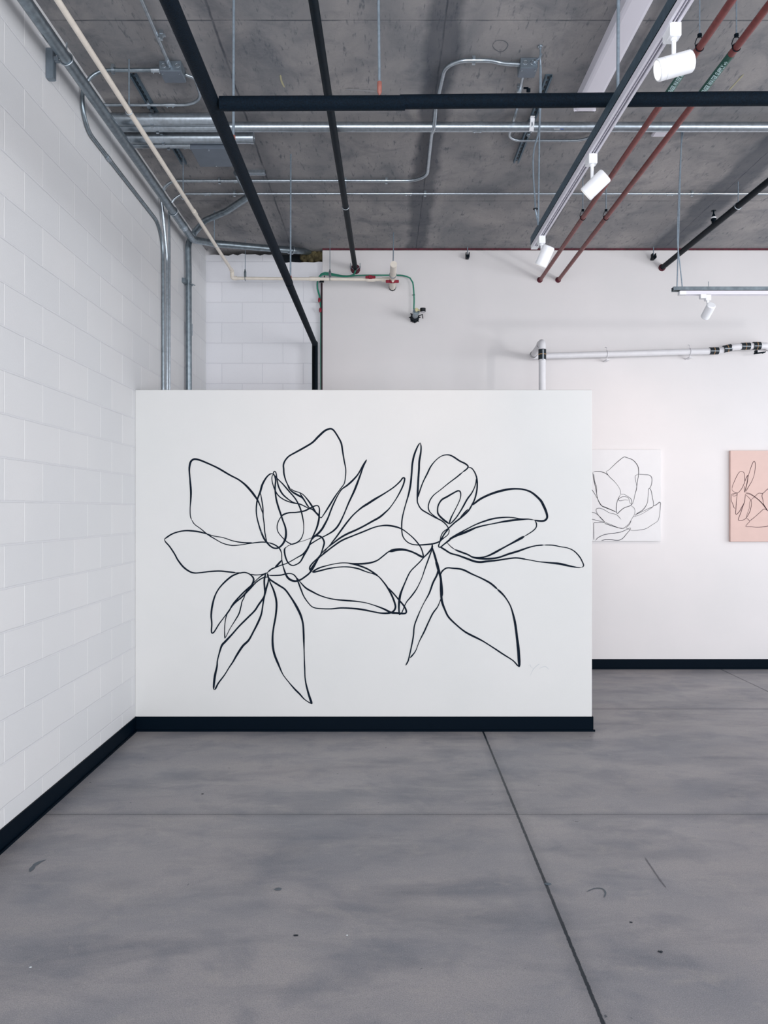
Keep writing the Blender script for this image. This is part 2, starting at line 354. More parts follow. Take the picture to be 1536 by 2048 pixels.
mural = [
 (3.0, seq('A',(1210,552),(1180,553),(1140,590),(1100,660),(1078,735),(1050,810),(1038,890),(1040,970),(1060,1060),(1085,1140),(1115,1210),(1145,1252),(1180,1290),(1220,1312),(1260,1310),(1300,1280),(1330,1230),(1342,1170),(1335,1100),(1310,1030),(1290,970),(1260,880),(1240,800),(1230,700),(1235,620),(1225,570),(1210,550))),
 (3.0, seq('A',(1110,975),(1095,930),(1050,820),(960,700),(870,620),(760,560),(640,490),(520,435),(450,408),(400,402),(368,425),(355,470),(352,520),(360,620),(368,730),(366,820),(360,900),(362,980),(375,1020))),
 (1.9, seq('A',(375,1020),(395,1055),(420,1080),(470,1115),(530,1165),(600,1210),(690,1260),(770,1282),(830,1284),(920,1272),(1020,1257),(1100,1250),(1160,1255))),
 (3.1, seq('A',(1160,1255),(1220,1275),(1270,1310),(1295,1360),(1298,1420),'D',(120,498),(130,560),(155,640),(180,690),(220,720),(265,728),(310,715),(350,690),(400,650),(440,600),(480,530),(520,450),(545,380),(555,330),(535,285),(500,265),(460,270))),
 (1.6, seq('D',(460,270),(400,295),(330,320),(250,340),(220,352),(180,370),(160,390))),
 (3.1, seq('D',(165,380),(150,400),(150,440),(165,500),(190,545),(225,567),(260,562),(310,530),(350,460),(390,390),(410,340),(440,270),(480,180),(500,100),'B',(708,975),(712,920),(705,890),(695,878),(670,878),(620,900),(560,930),(480,945),(400,950),(350,965),(320,985))),
 (2.1, seq('B',(320,985),(290,1040),(278,1090),(285,1140),(320,1190),(370,1240),(410,1265),(430,1272),(480,1255),(520,1220),(545,1160),(550,1080),(540,1000),(520,920),(495,860),(460,800),(400,730),(340,660),(290,610),(255,570),(240,550))),
 (2.2, seq('A',(1145,1250),(1125,1150),(1118,1060),(1108,990),(1105,900),(1090,800),(1078,740))),
 (2.2, seq('A',(1210,552),(1197,590),(1205,650),(1230,720),(1270,780),(1340,825),(1420,850),(1480,860),'B',(563,885),(600,905),(640,920),(680,960),(710,985))),
 (2.4, seq('A',(1210,570),(1213,540),(1225,525),(1240,545),(1250,610),(1265,680),(1300,750),(1350,800),(1410,840),(1460,855))),
 (3.0, seq('B',(412,700),(375,640),(350,560),(345,500),(343,460),(360,415),(400,370),(470,330),(560,280),(640,230),(700,170),(760,115),(800,95),(830,90),(860,110),(900,170),(935,240),(950,330),(965,420),(980,500),(978,580),(965,650),(930,700),(880,770),(830,850),(780,930),(740,990),(725,1000),(700,980),(670,940),(640,890),(600,830),(550,770),(510,745),(450,725),(412,700))),
 (2.6, seq('B',(380,640),(400,700),(440,740),(500,775),(540,800),(580,860),(610,900),(650,920),(680,950),(710,975))),
 (2.2, seq('B',(510,750),(550,810),(590,880),(610,900))),
 (2.9, seq('B',(1195,405),(1160,460),(1110,550),(1060,610),(1000,665),(940,710),(900,770),(860,850),(830,920),(800,1000),(770,1060),(735,1120),(690,1170),(650,1200),(630,1230))),
 (3.0, seq('B',(1195,405),(1160,480),(1120,590),(1070,720),(1010,850),(960,970),(910,1070),(860,1130),(790,1175),(720,1210),(660,1245),(610,1280),(580,1330),(540,1375),(480,1410),(420,1445),(370,1470),(310,1490),(260,1510),'C',(1190,95),(1150,130))),
 (2.6, seq('B',(325,1435),(290,1475),(255,1510))),
 (3.0, seq('D',(620,350),(655,308),'B',(890,1190),(940,1120),(1000,1040),(1060,970),(1140,900),(1210,855),(1280,810),(1380,750),(1470,690),(1536,630),'E',(130,492),(150,495),(140,550),(110,620),(60,710),(0,795),'D',(1180,25),(1120,75),(1040,120),(960,165),(880,205),(790,245),(720,285),(640,345),(590,385),(540,430),(490,490),(440,540),(410,580),(408,610),(425,628))),
 (1.6, seq('D',(655,308),(620,350),(580,400),(540,450),(500,490))),
 (2.9, seq('D',(425,630),(430,600),(460,545),(500,490),(560,440),(650,370),(740,310),(860,260),(960,220),(1060,180),(1130,163),(1200,158),(1280,170),(1350,195),(1420,245),(1480,300),'E',(307,1189),(330,1240),(345,1305))),
 (2.4, seq('D',(500,490),(460,540),(420,600),(410,632))),
 (3.0, seq('D',(430,635),(500,595),(600,565),(700,545),(780,542),(860,550),(950,550),(1030,540),(1100,515),(1160,470),(1220,425),(1290,408))),
 (4.3, seq('D',(1220,425),(1290,408),(1360,405),(1430,420),(1490,445),'E',(307,1289),(345,1305))),
 (2.6, seq('D',(435,640),(500,625),(600,600),(700,585),(800,583),(900,600),(980,630),(1060,655),(1110,680),(1160,735),(1200,790),(1240,860),(1270,930),(1285,990),(1270,1030),(1240,1050),(1200,1057),(1130,1055),(1050,1040),(950,1020),(850,1008),(730,1003),(620,1012),(500,1008),(440,995),(400,960),(350,890),(320,820),(290,740),(265,685),(240,660),(200,650),(160,655),(100,668),(0,670),'C',(1160,150))),
 (2.7, seq('D',(800,545),(880,560),(980,595),(1050,635),(1110,680))),
 (2.9, seq('D',(1200,790),(1260,850),(1320,920),(1370,980),(1395,1030),(1390,1055),(1360,1060),(1300,1055),(1240,1050),(1170,1015),(1080,980),(980,950),(880,935),(760,925),(660,915),(570,895),(500,870),(440,840),(370,800),(320,750),(280,700),(240,665))),
 (3.6, seq('D',(1325,1075),(1320,1000),(1325,920),(1340,850),(1380,750),(1420,660),(1450,615),(1490,575),'E',(307,1349),(345,1305),(390,1260),(430,1205),(432,1170))),
 (2.4, seq('D',(1325,1075),(1350,1050),(1375,990),(1400,940),(1450,880),(1500,810),'F',(307,484),(330,430),(360,340),(400,230),(425,160),(432,120))),
 (2.4, seq('A',(1000,1258),(900,1255),(800,1238),(700,1205),(600,1187),(500,1157),(420,1140),(320,1133),(240,1145),(170,1170),(110,1210),(95,1222))),
 (3.0, seq('A',(95,1222),(110,1250),(150,1295),(200,1370),(235,1434),'C',(290,70),(350,115),(400,132),(460,130),(560,118),(660,113),(740,120),(830,130))),
 (2.8, seq('C',(830,130),(870,133),(920,127),(970,145),(1005,180),(1010,210),(995,250),(960,300),(900,370),(820,440),(770,500),(720,570),(660,650),(620,715),(600,742),(583,748),(578,720),(582,650),(576,570),(585,480),(610,380),(650,300),(710,230),(780,170),(830,145),(870,133))),
 (2.0, seq('C',(980,145),(1030,153),(1090,148),(1140,135))),
 (2.8, seq('C',(1150,130),(1100,155),(1050,195),(1000,245),(930,310),(870,370),(800,450),(760,520),(735,560),(718,640),(713,720),(716,805))),
 (2.3, seq('C',(716,805),(735,770),(770,700),(820,620),(860,550),(880,480),(890,430),(910,390),(925,350),(980,290),(1040,225),(1100,185),(1140,175),(1165,180))),
 (3.4, seq('C',(930,320),(980,270),(1010,235))),
 (3.2, seq('C',(1135,140),(1120,200),(1122,280),(1125,330),(1115,380),(1060,460),(1020,520),(940,600),(860,680),(790,760),(720,835),(685,875),(660,950),(640,1030),(635,1090),(615,1180),(605,1260),(600,1325))),
 (3.3, seq('C',(600,1325),(615,1325),(650,1260),(710,1180),(760,1100),(800,1040),(840,970),(900,880),(960,820),(1010,730),(1060,630),(1090,550),(1105,460),(1118,380),(1140,290),(1160,220),(1160,160),(1150,130))),
 (3.0, seq('C',(1165,185),(1180,230),(1215,310),(1240,400),(1245,480),(1235,580),(1215,690),(1205,780),(1207,880),(1225,970),(1265,1070),(1310,1170),(1370,1250),(1430,1320),(1480,1370),(1536,1430),(1608,1475))),
 (3.3, seq('C',(1150,140),(1165,185),(1200,215),(1270,260),(1330,300),(1380,365),(1440,460),(1490,560),(1515,650),(1522,750),(1525,850),(1528,950),(1533,1100),(1540,1230),(1570,1360),(1608,1475))),
 (2.7, seq('E',(310,130),(285,165),(250,250),(230,340),(222,440),(210,560),(190,660),(155,780),(130,880),(120,960),(122,1040),(135,1095),(170,1140),(220,1168),(290,1177),(370,1173),(440,1165),(500,1145),(545,1110),(590,1075),(605,1040),(600,1010),(575,970),(530,930),(460,895),(390,855),(320,810),(285,750),(280,700),(285,600),(290,500),(297,400),(300,320),(315,230),(318,170),(310,130))),
 (2.6, seq('E',(285,690),(310,610),(340,530),(380,450),(420,370),(480,300),(540,262),(600,255),(650,275),(710,315),(770,345))),
 (4.2, seq('E',(720,320),(770,345),(798,370),(790,395),(740,435))),
 (2.4, seq('E',(740,435),(680,485),(600,545),(520,610),(450,665),(410,720),(393,780),(402,830),(440,870),(500,910))),
 (2.7, seq('E',(800,380),(840,395),(875,450),(892,520),(890,610),(870,700),(840,765),(800,830),(730,895),(660,950),(600,1005),(550,1040),(525,1080),(512,1140),(497,1190),(515,1200),(560,1165),(600,1130),(680,1085),(760,1055),(830,1025),(900,990))),
 (2.2, seq('E',(885,490),(875,560),(840,640),(790,710),(740,800),(690,880),(640,940),(605,965))),
 (2.8, seq('E',(605,960),(550,920),(500,870),(487,830),(495,770),(530,715),(590,680),(650,645),(700,622),(722,640),(722,690),(700,750),(660,830),(625,900),(605,960))),
 (1.8, seq('E',(800,810),(760,850),(715,905))),
 (2.6, seq('E',(600,1010),(560,1060),(530,1110),(510,1150))),
 (4.0, seq('E',(845,768),(920,710),(1010,665),(1110,630),(1210,608),(1290,602),(1370,610),(1450,640),'G',(922,305),(960,370),(985,430),(995,480),(980,510),(950,522),(900,520),(860,512))),
 (2.8, seq('G',(860,512),(800,503),(720,507),(640,515),(540,530),(440,550),(340,570),(250,595),(160,630),(80,665))),
 (2.6, seq('G',(870,518),(885,550),(880,590),(840,630),(760,680))),
 (3.4, seq('G',(760,680),(660,735),(540,800),(440,855),(370,885),(300,895),(230,890),(180,865),(100,835),(50,815))),
 (1.7, seq('G',(50,815),(10,785),(-34,740))),
 (2.4, seq('E',(515,1200),(560,1165),(615,1122),'G',(0,705),(90,650),(180,600),(260,560),(350,525),(450,497),(560,485),(640,487),(720,500),(800,503))),
 (3.2, seq('E',(510,1195),(560,1225),(620,1262),(700,1285),'G',(180,910),(250,935),(310,943),(380,935),(480,925),(580,910),(680,900),(780,915))),
 (3.0, seq('G',(680,900),(780,915),(900,937),(1000,948),(1120,960),(1210,980),(1300,997),(1345,998))),
 (1.9, seq('G',(1345,998),(1368,980),(1350,930),(1320,880),(1270,830),(1210,800),(1130,785),(1050,770),(960,768))),
 (3.1, seq('G',(960,768),(880,775),(800,795),(700,830),(600,860),(500,895),(420,907),(340,908),(260,900),(200,880))),
 (3.0, seq('F',(432,95),(432,130),(455,200),(480,290))),
 (4.6, seq('F',(470,260),(485,310),(495,350),(515,420),(525,480),(532,550),(532,610),(527,640))),
 (2.6, seq('F',(495,350),(480,410),(440,490),(400,600),(340,710),(290,820),(250,930),(240,1030),(220,1140),(200,1230),(185,1290),(160,1335))),
 (2.5, seq('F',(205,1258),(260,1190),(300,1090),(350,990),(400,880),(440,800),(490,730),(525,640))),
 (3.0, seq('F',(520,405),(535,370),(580,338),(640,340),(740,353),(840,400),(940,445),(1030,495),(1100,555))),
 (4.0, seq('F',(1100,555),(1170,625),(1230,720),(1265,830),(1285,930),(1300,1050),(1315,1180),(1325,1350))),
 (3.2, seq('F',(1325,1350),(1310,1340),(1270,1295),(1230,1265),(1150,1215),(1060,1155),(940,1080),(830,1025),(760,985),(680,920),(600,840),(560,760),(535,690),(525,620),(520,500),(515,410))),
]
mb = MB()
for i, (w, p) in enumerate(mural): stroke(mb, p, YP, w*1.05, seed=i, lift=.0012+.00002*i)
mb.build('flower_drawing', 'paint', wall)
mb = MB()
for i, p in enumerate([[(1060, 1352), (1067, 1338), (1078, 1328), (1080, 1328)], [(1057, 1332), (1060, 1329), (1062, 1334), (1067, 1337)], [(1078, 1337), (1085, 1334), (1091, 1333), (1098, 1339)]]): stroke(mb, p, YP, .9, seed=i, lift=.001)
mb.build('signature', 'faint', wall)

# ------------------------------------------------------------------ canvases on the back wall
def canvas(name, label, x0, x1, y0, y1, m, strokes, sc, org, lm, w):
    yf = YB-.036; a, b_ = P(x0, y1, yf), P(x1, y0, yf); t = thing(name, label, 'painting', ((a.x+b_.x)/2, YB-.018, a.z), 'line art canvases on the far wall')
    MB().box(((a+b_)/2+V((0, .017, 0))), (b_.x-a.x, .034, b_.z-a.z), bev=.002).build('stretched_canvas', m, t)
    mb = MB()
    for i, s_ in enumerate(strokes): stroke(mb, [(org[0]+x/sc, org[1]+y/sc) for x, y in s_], yf, w, step=1.2, seed=i, lift=.001)
    mb.build('line_drawing', lm, t)
Wst = [
 [(325,480),(360,465),(420,410),(500,335),(590,265),(630,265),(680,285),(720,298),(770,340),(810,400),(822,460),(822,530),(810,610),(800,680),(785,770),(765,850),(745,940),(725,985),(700,980),(680,940),(675,910),(650,880),(590,870),(545,885),(515,910),(535,935),(610,920),(670,925)],
 [(325,480),(335,510),(380,570),(450,635),(510,710),(545,780),(550,830),(600,835),(660,870),(705,905),(720,950),(710,1000),(650,1025),(590,1050),(530,1100),(500,1130),(485,1110),(480,1050),(490,960),(520,880),(550,835)],
 [(130,500),(140,485),(240,487),(310,510),(360,545)], [(120,495),(130,600),(160,720),(180,830),(200,920),(250,1005),(330,1045),(420,1080),(475,1110)],
 [(132,520),(150,640),(175,720),(180,850)], [(-60,600),(20,690),(110,770),(180,880),(250,1000),(320,1035),(470,1100)],
 [(820,525),(900,530),(985,540),(1025,580),(1025,660),(1000,735),(978,750),(970,850),(960,950),(930,1020),(880,1080),(800,1130),(765,1165)],
 [(820,525),(780,545),(770,575),(785,660),(795,720),(785,790)], [(990,740),(1015,780),(1035,880),(1050,1010),(980,1050),(880,1100),(770,1150)],
 [(1050,1015),(1100,990),(1145,955),(1160,965),(1150,1100),(1135,1200),(1110,1250),(1020,1310),(940,1360),(850,1380),(730,1390),(660,1365),(635,1350),(680,1300),(710,1240)],
 [(710,1015),(750,1040),(768,1090),(755,1150),(720,1210),(680,1280),(630,1330),(570,1360),(480,1335),(400,1300),(310,1262),(240,1200),(190,1130),(170,1085),(180,1055),(230,1047),(300,1075),(380,1120),(480,1145),(520,1180),(555,1220)],
 [(-40,1080),(110,1110),(170,1130),(230,1180),(300,1255)], [(-40,1190),(110,1218),(200,1240),(300,1265),(200,1270),(140,1272),(133,1300),(133,1420),(135,1535)],
 [(160,1545),(200,1500),(280,1460),(370,1440),(460,1430),(560,1410),(640,1375),(695,1350),(690,1380),(640,1440),(580,1510),(510,1540),(400,1532),(310,1532),(250,1545)],
 [(730,1185),(850,1145),(950,1090),(1040,1030)], [(600,1360),(480,1340),(300,1280)]]
canvas('flower_canvas', 'white canvas with a black line drawing of a flower, partly behind the partition', 1167, 1322, 899, 1082.5, 'canvas', Wst, 7.68, (1170, 880), 'pline', 1.0)
Pst = [
 [(635,905),(640,860),(690,740),(740,640),(780,592),(830,590),(860,620),(865,700),(870,780),(840,850),(810,910),(770,960),(735,985),(680,970),(640,940),(630,905)],
 [(735,985),(680,990),(630,1010),(620,1060),(622,1130),(650,1200),(670,1260),(690,1275)], [(735,990),(710,1030),(670,1045),(645,1035),(660,1010),(735,990)],
 [(735,1000),(720,1080),(710,1200),(705,1300),(700,1370),(720,1382),(770,1330),(810,1260),(860,1170),(870,1130),(880,1010)],
 [(870,975),(890,900),(920,780),(930,690),(960,590),(1000,470),(1040,395),(1065,430),(1065,520),(1045,650),(1000,770),(940,870),(890,960)],
 [(870,1150),(830,1250),(790,1370),(750,1470),(760,1495),(820,1495),(870,1475),(900,1445),(930,1400),(970,1320),(990,1220),(985,1120),(880,1010)],
 [(900,1445),(910,1390),(950,1280),(960,1180),(985,1120),(1060,1050),(1130,990),(1210,990),(1303,910),(1420,880),(1560,960),(1600,1100),(1500,1250),(1303,1320)],
 [(900,1450),(960,1510),(930,1550),(890,1610),(980,1615),(1100,1622),(1240,1615),(1303,1600),(1450,1540),(1480,1400),(1303,1320)],
 [(960,1510),(1060,1430),(1150,1350),(1230,1285),(1303,1320)], [(880,985),(960,995),(1050,1050),(1150,1130),(1230,1220),(1303,1320)],
 [(885,995),(980,1020),(1080,1080),(1180,1170),(1260,1270),(1303,1320)], [(870,970),(915,780),(930,660),(900,700),(870,780)],
 [(1210,990),(1190,1040),(1210,1120),(1220,1190),(1300,1320)], [(860,850),(862,975)]]
canvas('flower_canvas', 'pink canvas with a dark line drawing of flowers, cut by the right edge', 1461, 1625, 901, 1083.5, 'pink', Pst, 9.307, (1396, 880), 'pline2', 1.0)

# ------------------------------------------------------------------ pipes overhead
def rod_part(t, a, b_, r=.005, m='rod', name='hanger_rod'): return MB().tube([a, b_], r, 8).build(name, m, t)
# black insulated line running away from the camera and down behind the partition
Z1 = 3.20
def dx(Y): return -.682+.004*(Y-2.4)
t = thing('insulated_pipe', 'thick black foam wrapped pipe running from the top left down to the far wall', 'pipe', (-.67, 5, Z1))
MB().tube([(dx(.5), .5, Z1), (dx(5.52), 5.52, Z1)], .0288, 24).tube([(dx(5.5), 5.5, Z1-.006), (dx(7.5), 7.535, Z1-.006)], .0265, 24).build('foam_run', 'foam', t)
MB().tube([(dx(7.5), 7.5, Z1-.0), (dx(7.5), 7.535, Z1+.012), (dx(7.5), 7.535, 0.02)], .0288, 24).build('foam_riser', 'foam', t)
for Y in (3.5, 5.6):
    MB().tube([(dx(Y)+.002, Y, CEIL), (dx(Y), Y, Z1+.055)], .006, 8).build('hanger_rod', 'rod', t)
    MB().tube([(dx(Y), Y, Z1+.075), (dx(Y), Y, Z1+.03)], .009, 8).build('clevis', 'copper', t)
# horizontal branch
t = thing('insulated_pipe', 'thick black foam wrapped pipe crossing level under the ceiling from left to right', 'pipe', (1, 3.07, Z1))
def hz(x): return Z1-.007+.0095*(x+.65)
xs = .09
MB().tube([(-.648, 3.07, hz(-.648)), (xs, 3.07, hz(xs)-.004)], .0278, 24).build('foam_run', 'foam', t)
MB().tube([(xs-.02, 3.07, hz(xs-.02)), (1.4, 3.07, hz(1.4)), (3.2, 3.07, hz(3.2)-.008)], .0268, 24).build('foam_run', 'foam', t)
for x in (-.012, 2.2):
    MB().tube([(x-.01, 3.07, CEIL), (x, 3.07, hz(x)+.06)], .0055, 8).build('hanger_rod', 'rod', t)
    MB().tube([(x, 3.07, hz(x)+.083), (x, 3.07, hz(x)+.08), (x, 3.07, hz(x)+.04), (x, 3.07, hz(x)+.026)], [.006, .0095, .0095, .003], 8).build('clevis', 'copper', t)
# bare black pipe from top centre to the wall
def iron_pipe(label, a, b_, r, ringY, junk):
    t = thing('sprinkler_pipe', label, 'pipe', (V(a)+V(b_))/2, 'black iron pipes running into the far wall'); a, b_ = V(a), V(b_)
    MB().tube([a, b_], r, 22).build('pipe_run', 'iron', t)
    for Y in ringY:
        p = a.lerp(b_, (Y-a.y)/(b_.y-a.y)); MB().ring(p, (0, 1, 0), r+.002, .0035).build('pipe_ring', 'galv', t)
        MB().tube([(p.x, Y, CEIL), (p.x, Y, p.z+r)], .004, 8).build('hanger_rod', 'rod', t)
    return t
a, b_ = V((-.33, 3.2, 3.96)), V((-.268, 7.64, 3.955))
t = iron_pipe('slim bare black pipe running from the top centre into the wall above the green tubes', a, b_, .0235, (6.05,), 0)
e = b_+V((0, -.035, 0)); mb = MB()
mb.lathe(e+V((0, -.012, 0)), (0, 1, 0), [(0, .028), (.004, .044), (.03, .05), (.045, .05)], 12)
mb.build('firestop_collar', 'maroon', t)
mb = MB()
for s_ in (-1, 1): mb.tube([e+V((s_*.047, -.02, .05)), e+V((s_*.047, -.02, -.012))], .0035, 6).box(e+V((s_*.047, -.022, .012)), (.014, .012, .012))
mb.tube([e+V((-.045, -.025, .01)), e+V((-.012, -.03, -.02)), e+V((0, -.03, -.014)), e+V((.012, -.03, -.02)), e+V((.045, -.025, .01))], .0025, 6)
mb.build('collar_clamp', 'galv', t)
t = iron_pipe('slim bare black pipe entering the wall at upper right above the short light track', (2.84, 4.6, 3.97), (2.765, 7.64, 3.97), .0245, (6.07,), 0)
MB().lathe((2.765, 7.60, 3.97), (0, 1, 0), [(0, .028), (.004, .034), (.03, .036)], 11).build('firestop_collar', 'maroon', t)
sx, sy = 2.795, 6.5
s_ = MB().lathe((sx, sy, 3.97), (0, 0, 1), [(.0, .016), (.045, .016), (.045, .022), (.062, .022)], 14).lathe((sx, sy, 4.045), (0, 0, 1), [(0, .017), (.018, .012), (.03, .006), (.05, .006), (.052, .02), (.055, .02)], 14).build('sprinkler_head', 'iron', t)
MB().lathe((sx, sy, 4.03), (0, 0, 1), [(0, .021), (.014, .021)], 14).build('white_collar', 'white', s_)

# red condenser water pipes with their green labels
def text_mesh(txt, size):
    cu = bpy.data.curves.new('lettering', 'FONT'); cu.body = txt; cu.size = size; cu.extrude = 0; cu.offset = size*.03
    ob = bpy.data.objects.new('lettering', cu); col.objects.link(ob); bpy.context.view_layer.update()
    dg = bpy.context.evaluated_depsgraph_get(); me = ob.evaluated_get(dg).to_mesh()
    import bmesh
    bm = bmesh.new(); bm.from_mesh(me)
    for q in range(-2, 14):
        bmesh.ops.bisect_plane(bm, geom=bm.verts[:]+bm.edges[:]+bm.faces[:], plane_co=(0, q*size*.08+.0001, 0), plane_no=(0, 1, 0))
    bm.verts.index_update(); vs = [v.co.copy() for v in bm.verts]; fs = [tuple(v.index for v in f.verts) for f in bm.faces]; bm.free()
    ob.evaluated_get(dg).to_mesh_clear(); bpy.data.objects.remove(ob); bpy.data.curves.remove(cu); return vs, fs
Z2 = 3.85; R2 = .0178
def red_pipe(X, txt, label, Y0, Y1, word0, word1):
    t = thing('red_pipe', label, 'pipe', (X, 5, Z2), 'red condenser water pipes')
    MB().tube([(X, 2.6, Z2), (X, 7.63, Z2)], R2, 22).build('pipe_run', 'red', t)
    g = MB().tube([(X, Y0, Z2), (X, Y1, Z2)], R2+.0008, 24).build('pipe_label', 'glabel', t)
    vs, fs = text_mesh(txt, .03); w = max(v.x for v in vs)-min(v.x for v in vs); x0 = min(v.x for v in vs); out = []
    for v in vs:
        yy = word0+(word1-word0)*(v.x-x0)/w; s_ = (v.y-.010)*1.12; a = s_/(R2+.0015)+.36   # up = -X, centred under the pipe
        out.append(V((X-math.sin(a)*(R2+.0016), yy, Z2-math.cos(a)*(R2+.0016))))
    # arrow head at the near end
    k0 = len(out)
    for (u, s_) in ((.026, 0), (.010, .011), (.010, .004), (-.002, .004), (-.002, -.004), (.010, -.004), (.010, -.011)):
        a = s_/(R2+.0015)+.36; out.append(V((X-math.sin(a)*(R2+.0034), word1-.012-u, Z2-math.cos(a)*(R2+.0034))))
    fs = list(fs)+[(k0, k0+1, k0+6), (k0+2, k0+3, k0+4), (k0+2, k0+4, k0+5)]
    q = MB(); q.add(out, fs); q.build('lettering', 'wlabel', g)
    for Y in (3.79, 6.0):
        MB().tube([(X, Y, CEIL), (X, Y, Z2+.055)], .0035 if Y < 5 else .0045, 8).build('hanger_rod', 'rod', t)
        MB().lathe((X, Y, Z2+.050), (0, 0, 1), [(0, .006), (.003, .011), (.015, .011), (.018, .005)], 10).tube([(X-R2-.002, Y, Z2), (X-R2-.005, Y, Z2+.02), (X-.014, Y, Z2+.045), (X, Y, Z2+.054), (X+.014, Y, Z2+.045), (X+R2+.005, Y, Z2+.02), (X+R2+.002, Y, Z2)], .0022, 8).ring((X, Y, Z2), (0, 1, 0), R2+.002, .0025).build('ring_hanger', 'iron', t)
    MB().lathe((X-.004, 7.60, Z2), (0, 1, 0), [(0, .02), (.006, .027), (.025, .031)], 9).build('firestop_collar', 'maroon', t)
red_pipe(1.561, 'CONDENSER WATER RETURN', 'left one of the two red pipes, its green label partly behind the biggest spotlight', 4.27, 3.865, 4.235, 3.93)
red_pipe(1.742, 'CONDENSER WATER SUPPLY', 'right one of the two red pipes, green label reading WATER SUPPLY', 4.27, 3.845, 4.245, 3.915)

# ------------------------------------------------------------------ galvanised conduits
def strap(t, p, d, r, name='strap'):                  # two-legged pipe strap, d = pipe direction
    p = V(p); d = V(d).normalized(); side = d.cross(V((0, 0, 1))); side = side.normalized() if side.length > .1 else V((0, 1, 0))
    mb = MB().lathe(p-d*.007, d, [(0, r+.0018), (.014, r+.0018)], 20)
    mb.box(p+V((0, 0, r+.010)), (.02, .02, .022)).box(p-V((0, 0, r+.005)), (.018, .016, .012)).box(p+side*(r+.006)+V((0, 0, .004)), (.016, .016, .010))
    return mb.build(name, 'galv', t)
GRP = 'galvanised conduits under the slab'
def conduit(label, pts, r, m='galv', rad=.1, straps=(), coupl=(), group=None, name='conduit'):
    t = thing(name, label, 'conduit', V(pts[0]), group)
    path = arc(pts, rad); MB().tube(path, r, 18).build('tube_run', m, t)
    for p, d in straps: strap(t, p, d, r)
    for p, d in coupl:
        p = V(p); d = V(d).normalized(); MB().lathe(p-d*.03, d, [(0, r+.003), (.06, r+.003)], 16).tube([p-V((0, 0, r+.006))-d*.02, p-V((0, 0, r+.006))-d*.016], .004, 8).tube([p-V((0, 0, r+.006))+d*.016, p-V((0, 0, r+.006))+d*.02], .004, 8).build('coupling', 'galv', t)
    return t
X_ = (1, 0, 0); Y_ = (0, 1, 0); SX = -1.475
A0 = dict(A=(4.93, 4.075, .0385), B=(5.05, 4.085, .031), C=(5.18, 4.078, .0375), D=(5.31, 4.09, .022))
y, z, r = A0['A']; conduit('fat short silver conduit, front one of the bundle at upper left', [(XL, y, z), (-1.07, y, z)], r, straps=[((SX, y, z), X_)])
y, z, r = A0['B']; tB = conduit('long silver conduit crossing the whole ceiling behind the black level pipe', [(XL, y, z), (1.2, y, z), (3.3, y, z)], r, straps=[((SX, y, z), X_)], coupl=[((.622, y, z), X_)])
RT = Matrix.Rotation(.6, 3, 'X'); MB().box((1.172, y-.0195, z-.0245+.002), (.020, .002, .018), Matrix.Rotation(-.9, 3, 'X')).build('blue_tape', 'blue', tB); MB().box((1.140, y-.0195, z-.0245+.001), (.040, .002, .012), Matrix.Rotation(-.9, 3, 'X')).build('paper_sticker', 'sticker', tB)
y, z, r = A0['C']; tC = conduit('fat short silver conduit with an open end, behind the left diagonal black pipe', [(XL, y, z), (-.868, y, z)], r, straps=[((SX, y, z), X_)])
MB().lathe((-.885, y, z), X_, [(0, r+.003), (.019, r+.003), (.019, r-.004), (.008, r-.004), (.008, .0)], 20).build('end_bushing', 'galv', tC)
y, z, r = A0['D']; conduit('thin short silver conduit running into the grey pull box', [(XL, y, z), (-1.30, y, z)], r, straps=[((SX, y, z), X_)], coupl=[((-1.345, y, z), X_)])

# slotted channels on the ceiling
def channel(label, X, Y0, Y1):
    t = thing('slotted_channel', label, 'metal channel', (X, (Y0+Y1)/2, CEIL-.02), 'slotted channels bolted to the ceiling'); L_ = Y1-Y0; ym = (Y0+Y1)/2; h = .022
    MB().box((X, ym, CEIL-.0025), (.037, L_, .004)).box((X-.019, ym, CEIL-h/2), (.003, L_, h)).box((X+.019, ym, CEIL-h/2), (.003, L_, h)).box((X-.0145, ym, CEIL-h+.0015), (.008, L_, .003)).box((X+.0145, ym, CEIL-h+.0015), (.008, L_, .003)).build('rail', 'slotted', t)
    return t
channel('dark slotted channel holding the conduit bundle at upper left', SX, 4.56, 5.72)
channel('dark slotted channel on the ceiling beside the right hand junction box', .988, 4.57, 5.70)
t = thing('conduit_clamp', 'white tagged clamp holding the long silver conduit to the slotted channel', 'clamp', (.985, 5.05, 4.09))
MB().box((.975, 5.02, 4.085), (.028, .004, .085), Matrix.Rotation(.1, 3, 'Y')).box((.975, 5.01, 4.128), (.028, .03, .004)).build('tag', 'white', t)
MB().ring((.975, 5.05, 4.085), X_, .0335, .004).lathe((.97, 5.11, 4.066), (0, -.4, -1), [(0, .015), (.01, .015), (.01, .008), (.02, .008)], 6).build('bolt_clamp', 'galv', t)

# grey pull box
t = thing('pull_box', 'large grey metal pull box on the ceiling behind the left diagonal pipe', 'electrical box', (-1.19, 5.36, 4.09))
MB().box((-1.185, 5.37, 4.095), (.245, .28, .13), bev=.003).build('box_body', 'boxg', t)
MB().box((-1.185, 5.37, 4.029), (.235, .27, .004)).build('cover_plate', 'boxg', t)
for x, y in ((-1.185, 5.25), (-1.185, 5.49)): MB().tube([(x, y, 4.028), (x, y, 4.022)], .005, 8).build('screw', 'galv', t)
t = MB().box((-.995, 5.86, CEIL-.012), (.20, .012, .024)).box((-.995, 5.89, CEIL-.012), (.20, .012, .024)).box((-.995, 5.875, CEIL-.003), (.20, .04, .006))
tag(t.build('slotted_channel', 'galv'), 'short bright channel on the ceiling just beyond the grey pull box', 'metal channel')

